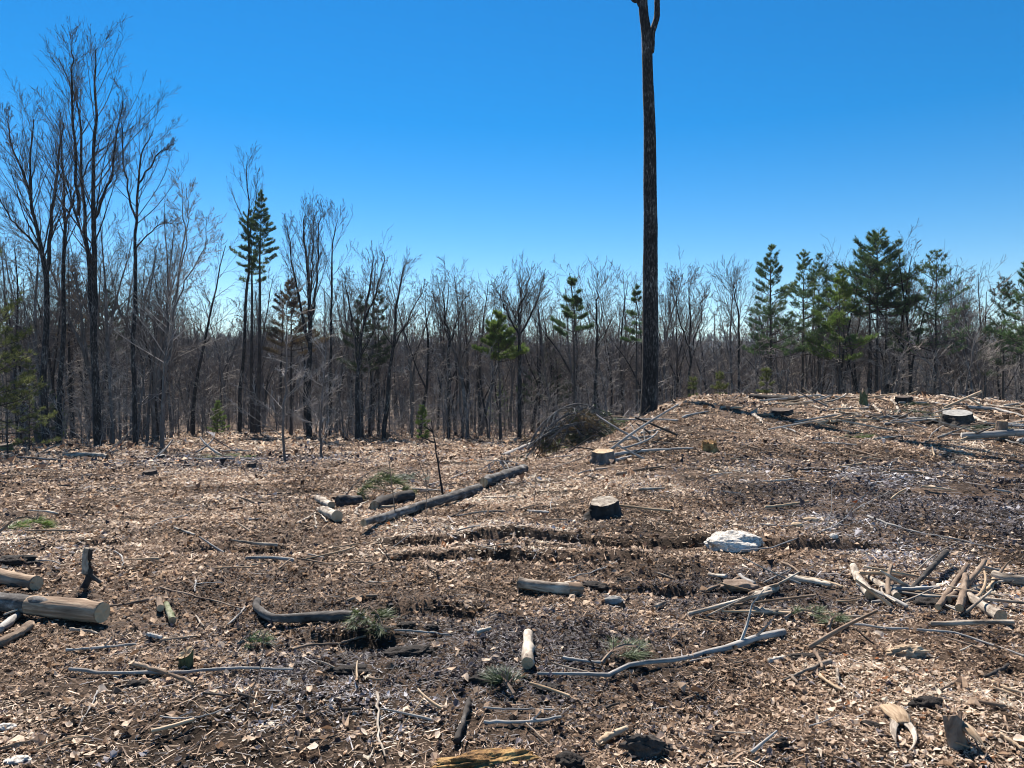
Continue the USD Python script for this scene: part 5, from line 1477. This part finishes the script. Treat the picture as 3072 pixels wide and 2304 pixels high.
slash(35, lambda r: (r.uniform(1130, 1420), r.uniform(890, 1000)), 0.035, 0.9, ['grey_stick', 'log_bark', 'dark_log', 'grey_stick'], 'grey branch spilling from the slash pile below the tall trunk', 'branches spilling from the slash pile', 6, 0.5)
slash(25, lambda r: (r.uniform(0, 560), r.uniform(955, 1000)), 0.045, 1.1, ['grey_stick', 'birch', 'log_bark'], 'pale branch lying at the foot of the left wood', 'pale branches at the foot of the left wood', 7, 0.4)

# thin upright shoots in the clearing
def shoot(u, v, top, wid, m, label, seed, kids=3):
    r_ = np.random.default_rng(seed)
    g = on_ground(u, v)
    t = at_depth(*top, g[1])
    root = thing('shoot', label, 'sapling', g)
    n = 8
    q = np.linspace(0, 1, n)[:, None]
    c = (t - g) * q + r_.normal(size=(n, 3)) * 0.012 * q
    part(root, 'stem', tubes([(c, np.linspace(wid, wid * 0.4, n) / 2)], 5), m, smooth=50)
    H = np.linalg.norm(t - g)
    for k in range(kids):
        i = r_.integers(2, n - 1)
        d = np.array([r_.normal(), r_.normal() * 0.6, 0.8])
        part(root, 'twig', tubes([(c[i] + d * H * 0.10 * np.linspace(0, 1, 3)[:, None], np.array([0.4, 0.3, 0.2]) * wid)], 3), m)


shoot(*Z8(1070, 572), Z8(1012, 195), 0.035, 'dark_bark', 'dark leaning sapling pole standing by the long log', 1, 5)
shoot(*Z8(830, 690), Z8(785, 310), 0.014, 'brown_stick', 'thin reddish shoot left of the dark leaning sapling', 2, 4)
shoot(*Z8(1010, 590), Z8(925, 320), 0.014, 'brown_stick', 'thin shoot bending left beside the dark leaning sapling', 3, 4)
shoot(*Z8(1100, 790), Z8(1060, 690), 0.010, 'brown_stick', 'short thin shoot below the long log', 4)
shoot(*Z8(815, 945), Z8(735, 790), 0.010, 'dark_log', 'thin dark shoot left of the wheel ruts', 5)
shoot(*Z8(1535, 610), Z8(1545, 480), 0.012, 'brown_stick', 'thin shoot between the long log and the larger stump', 6)
shoot(*Z8(1660, 700), Z8(1630, 540), 0.010, 'brown_stick', 'thin shoot left of the larger stump', 7)
shoot(*Z5(1590, 1335), Z5(1742, 740), 0.008, 'brown_stick', 'tall hair thin shoot in the left foreground', 8, 4)
shoot(*Z6(340, 360), Z6(250, 180), 0.008, 'dark_log', 'thin dark shoot at the left end of the ruts', 9)
shoot(*Z6(1155, 550), Z6(1115, 380), 0.008, 'brown_stick', 'thin shoot behind the short birch log', 10)
shoot(*Z6(1640, 1030), Z6(1605, 880), 0.012, 'dark_log', 'dark crooked shoot above the long curved stick', 11)
shoot(*Z7(1395, 235), Z7(1412, 140), 0.016, 'birch', 'small white forked twig standing beyond the right heap', 12)
shoot(*Z5(500, 700), Z5(480, 610), 0.008, 'dark_log', 'tiny dark shoot by the sawn log end', 13)
shoot(*Z8(985, 700), Z8(990, 300), 0.010, 'brown_stick', 'slender upright shoot just left of the dark leaning sapling', 14, 4)
shoot(*Z4(300, 1200), Z4(440, 1090), 0.02, 'grey_stick', 'thin pale shoot on the left crest of the knoll', 15)

# upright split stub in the left foreground
g = on_ground(*Z5(522, 505))
root = thing('split_stub', 'upright split stub, pale on one side and dark on the other, in the left foreground', 'stub', g)
t = at_depth(*Z5(592, 240), g[1])
q = np.linspace(0, 1, 9)[:, None]
c = (t - g) * q + np.column_stack([0.02 * np.sin(q[:, 0] * 5), np.zeros(9), np.zeros(9)])
part(root, 'dark_side', tubes([(c + [0.012, 0.01, 0], np.linspace(0.055, 0.03, 9) / 2)], 9), 'dark_log', smooth=50)
part(root, 'pale_side', tubes([(c[3:] + [-0.012, -0.006, 0.01], np.linspace(0.05, 0.035, 6) / 2)], 8), 'birch', smooth=50)
c2 = np.linspace([0.03, 0, 0.14], [0.14, 0.02, 0.05], 5)
part(root, 'side_shoot', tubes([(c2, np.linspace(0.022, 0.012, 5))], 6), 'dark_log')

# stones, clods, rotten wood
lump(*Z7(335, 225), (0.52, 0.38, 0.24), 'rock', 'whitish granite boulder set in the soil at the right', 'boulder', 'boulder', 3, 0.35, 0.42, 1.5, 5)
lump(*Z7(978, 168), (0.085, 0.07, 0.06), 'rock', 'small yellowish stone right of the boulder', 'stone', 'stone', 4, 0.2)
lump(*Z7(740, 88), (0.12, 0.09, 0.05), 'pale_wood', 'flat tan stone behind the boulder', 'stone', 'stone', 5, 0.2)
lump(*Z7(832, 58), (0.17, 0.10, 0.06), 'pale_wood', 'larger flat tan stone behind the boulder', 'stone', 'stone', 6, 0.2)
lump(*Z6(1765, 590), (0.14, 0.06, 0.07), 'grey_stick', 'grey slanting chunk right of the short birch log', 'wood_piece', 'wood piece', 7, 0.3)
lump(*Z5(40, 1405), (0.085, 0.05, 0.035), 'rock', 'white chip at the left edge near the bottom', 'stone', 'stone', 8, 0.4)
lump(*Z5(115, 1620), (0.10, 0.06, 0.03), 'rock', 'white flat chip at the bottom left corner', 'stone', 'stone', 9, 0.4)
lump(*Z7(640, 1510), (0.075, 0.06, 0.07), 'soil_clod', 'round black clod in the bottom right', 'clod', 'clod', 10, 0.45)
lump(*Z7(1215, 1390), (0.10, 0.07, 0.06), 'soil_clod', 'black clod left of the pale torn splinter', 'clod', 'clod', 11, 0.5)
lump(*Z7(1590, 1255), (0.16, 0.10, 0.10), 'soil_clod', 'large black clod at the lower right', 'clod', 'clod', 12, 0.6)
lump(*Z7(240, 1480), (0.08, 0.06, 0.06), 'soil_clod', 'small black clod at the bottom right of the middle', 'clod', 'clod', 13, 0.5)
lump(*Z5(880, 1130), (0.16, 0.08, 0.07), 'soil_clod', 'black clod put in for a dark hole under the long pale pole', 'clod', 'clod', 14, 0.6)  # clod stands in for a dark hole
lump(*Z6(440, 920), (0.30, 0.14, 0.10), 'soil_clod', 'broad black clod at the lower left of the middle', 'clod', 'clod', 15, 0.6)
lump(*Z6(80, 1040), (0.22, 0.12, 0.09), 'soil_clod', 'black clod left of the broad one', 'clod', 'clod', 16, 0.6)
lump(*Z6(420, 740), (0.13, 0.08, 0.07), 'soil_clod', 'small black clod right of the pine bough', 'clod', 'clod', 17, 0.6)
lump(*Z6(590, 760), (0.09, 0.06, 0.07), 'soil_clod', 'smallest black clod right of the pine bough', 'clod', 'clod', 18, 0.6)
lump(*Z6(920, 1100), (0.20, 0.10, 0.09), 'soil_clod', 'black clod above the dark stick at the bottom', 'clod', 'clod', 19, 0.6)
lump(*Z6(1640, 490), (0.26, 0.14, 0.11), 'soil_clod', 'black clod right of the sawn birch end', 'clod', 'clod', 20, 0.6)
lump(*Z6(1840, 455), (0.16, 0.12, 0.10), 'soil_clod', 'black clod farther right of the sawn birch end', 'clod', 'clod', 21, 0.6)
lump(*Z6(1335, 1145), (0.16, 0.09, 0.06), 'soil_clod', 'black clod below the long curved stick', 'clod', 'clod', 22, 0.5)
lump(*Z7(800, 950), (0.32, 0.10, 0.07), 'soil_clod', 'long black clod above the thick headed stick', 'clod', 'clod', 23, 0.6)
lump(*Z7(1610, 620), (0.30, 0.22, 0.16), 'soil_clod', 'dark mass put in for the shaded recess inside the right heap', 'clod', 'clod', 24, 0.6)  # dark lump added for the shade in the recess of the heap
lump(*RK(1390, 400), (0.9, 0.4, 0.28), 'soil_clod', 'dark root clump left of the big dark stump on the knoll', 'root_clump', 'root clump', 41, 0.7)
lump(*RK(1740, 420), (0.7, 0.4, 0.22), 'soil_clod', 'dark root clump right of the big dark stump on the knoll', 'root_clump', 'root clump', 42, 0.7)
lump(*RK(800, 330), (1.1, 0.35, 0.16), 'soil_clod', 'dark low root clump below the mossy stub on the crest', 'root_clump', 'root clump', 43, 0.7)
lump(*Z7(370, 500), (0.26, 0.16, 0.10), 'brown_stick', 'low mound of brown chips left of the right heap', 'wood_piece', 'wood piece', 25, 0.4)
lump(*Z5(110, 330), (0.45, 0.20, 0.16), 'soil_clod', 'dark root clump at the left edge above the logs', 'clod', 'clod', 26, 0.6)
lump(*Z7(1450, 930), (0.22, 0.09, 0.08), 'pale_wood', 'pale yellowish chunk of rotten wood at the lower right', 'wood_piece', 'wood piece', 27, 0.7, 0.3, 3.5)
lump(*Z6(940, 1640), (0.40, 0.11, 0.075), 'rotten', 'yellow brown rotten log chunk at the bottom edge', 'rotten_wood', 'rotten wood', 28, 0.55, 0.3, 3.0, 4)
lump(*Z6(1475, 1640), (0.13, 0.10, 0.13), 'soil_clod', 'black lump put in for a dark hollow at the bottom edge', 'clod', 'clod', 29, 0.5)  # black lump added for the shade inside a hollow
lump(*Z6(1980, 1560), (0.18, 0.08, 0.10), 'dark_log', 'dark broken root at the bottom edge right of the black lump', 'wood_piece', 'wood piece', 30, 0.7, 0.3, 3.0)

# torn splinter of pale wood, forked like a wishbone, and a bark slab
def blade(root, name, pts, lift, w, m, thick=0.018):
    """A splintered piece: slivers side by side that end at different lengths."""
    G = np.array([on_ground(*p) for p in pts])
    n = 14
    c = PchipInterpolator(np.linspace(0, 1, len(G)), G)(np.linspace(0, 1, n))
    c[:, 2] = np.maximum(height(c[:, 0], c[:, 1]), np.linspace(c[0, 2], c[-1, 2], n)) + 0.02 + lift * np.sin(np.linspace(0.4, 2.9, n))
    c -= np.array(root.GetAttribute('xformOp:translate').Get())
    ww = np.interp(np.linspace(0, 1, n), np.linspace(0, 1, len(w)), w)
    d = np.gradient(c, axis=0)
    d /= np.linalg.norm(d, axis=1, keepdims=True)
    s = np.cross(d, [0, 0, 1.0])
    k = max(3, int(max(w) / 0.012))
    V, F, Gr, n0 = [], [], [], 0
    for i in range(k):
        a = (i + 0.5) / k * 2 - 1
        lo, hi = (0 if _srng.random() < 0.5 else _srng.integers(0, 4)), n - _srng.integers(0, 4)
        if hi - lo < 5:
            lo, hi = 0, n
        off = s * (ww * a)[:, None] + np.array([0, 0, 1.0]) * (thick * (1 - a * a) + 0.004 * _srng.normal())
        R = np.maximum(ww / k * 2.1, 0.0025) * np.interp(np.arange(n), [lo, lo + 2, hi - 4, hi - 1], [0.3, 1, 1, 0.15])
        v, f, g = rough_tube((c + off)[lo:hi], R[lo:hi], 6, 0.3, 0, int(_srng.integers(1e6)))
        V.append(v), F.append(f + n0), Gr.append(g)
        n0 += len(v)
    part(root, name, (np.vstack(V), np.vstack(F)), m + '_grained', True, np.vstack(Gr))


def flat_piece(root, name, pts, radii, flat, m, seed, up=0.0):
    """One flattened splinter through places of the photograph."""
    c = np.array([on_ground(*p) for p in pts])
    t = np.linspace(0, 1, len(c))
    t2 = np.linspace(0, 1, 22)
    c = PchipInterpolator(t, c)(t2)
    c[:, 2] = np.maximum(height(c[:, 0], c[:, 1]), np.linspace(c[0, 2], c[-1, 2], 22)) + 0.022 + up * np.sin(t2 * 3.1)
    c -= np.array(root.GetAttribute('xformOp:translate').Get())
    R = np.interp(t2, np.linspace(0, 1, len(radii)), radii)
    v, f, gr = rough_tube(c, R, 14, 0.28, 2, seed)
    mid = np.repeat(c, 14, 0)
    v[:, 2] = mid[:, 2] + (v[:, 2] - mid[:, 2]) * flat
    part(root, name, (v, f), m + '_grained', True, gr)


g = on_ground(*Z7(1400, 1400))
root = thing('wood_splinter', 'torn pale splinter of wood forked like a wishbone at the bottom right', 'wood splinter', g)
flat_piece(root, 'head', [Z7(1320, 1290), Z7(1375, 1345), Z7(1425, 1405)], [0.022, 0.05, 0.05, 0.03], 0.3, 'pale_wood', 1, 0.015)
flat_piece(root, 'prong', [Z7(1385, 1370), Z7(1365, 1450), Z7(1385, 1530)], [0.024, 0.015, 0.010, 0.002], 0.35, 'birch', 2)
flat_piece(root, 'prong', [Z7(1435, 1385), Z7(1490, 1450), Z7(1505, 1520), Z7(1455, 1590)], [0.024, 0.013, 0.006, 0.002], 0.35, 'birch', 3)
for k, (a, b) in enumerate((((1290, 1285), (1370, 1340)), ((1325, 1265), (1400, 1350)), ((1365, 1275), (1420, 1360)), ((1400, 1300), (1450, 1385)), ((1300, 1320), (1370, 1390)))):
    flat_piece(root, 'fibre', [Z7(*a), Z7(*b)], [0.002, 0.006, 0.009], 0.7, 'pale_wood', 10 + k, 0.012)
g = on_ground(*Z7(1840, 1540))
root = thing('bark_slab', 'brown slab of bark standing on edge at the bottom right corner', 'bark slab', g, 0.5)
a_, b_ = np.meshgrid(np.linspace(-1, 1, 15), np.linspace(0, 1, 12))
top_ = 1 + 0.06 * _srng.normal(size=15)[None] * b_ ** 2
r1_ = np.stack([0.06 * np.sin(a_ * 1.15), 0.045 * (1 - np.cos(a_ * 1.15)) + 0.035 * b_, -0.03 + 0.15 * b_ * top_], -1)
r1_ += 0.010 * (fbm(r1_ * 40, 3, 3) - 0.5)[..., None]
r2_ = r1_ + np.array([0, 0.009, 0.0]) + 0.006 * (fbm(r1_ * 60 + 9, 3, 4) - 0.5)[..., None]
n_ = 15 * 12
q_ = np.array([[i * 15 + j, i * 15 + j + 1, (i + 1) * 15 + j + 1, (i + 1) * 15 + j] for i in range(11) for j in range(14)])
ring_ = list(range(15)) + [15 * k + 14 for k in range(1, 12)] + [11 * 15 + k for k in range(13, -1, -1)] + [15 * k for k in range(10, 0, -1)]
e_ = np.array([[ring_[k - 1], ring_[k], ring_[k] + n_, ring_[k - 1] + n_] for k in range(len(ring_))])
part(root, 'slab', (np.vstack([r1_.reshape(-1, 3), r2_.reshape(-1, 3)]), np.vstack([q_, q_[:, ::-1] + n_, e_])), 'brown_stick')
blade(root, 'splinter', [Z7(1830, 1450), Z7(1880, 1530), Z7(1920, 1610)], 0.05, [0.008, 0.02, 0.012], 'pale_wood')
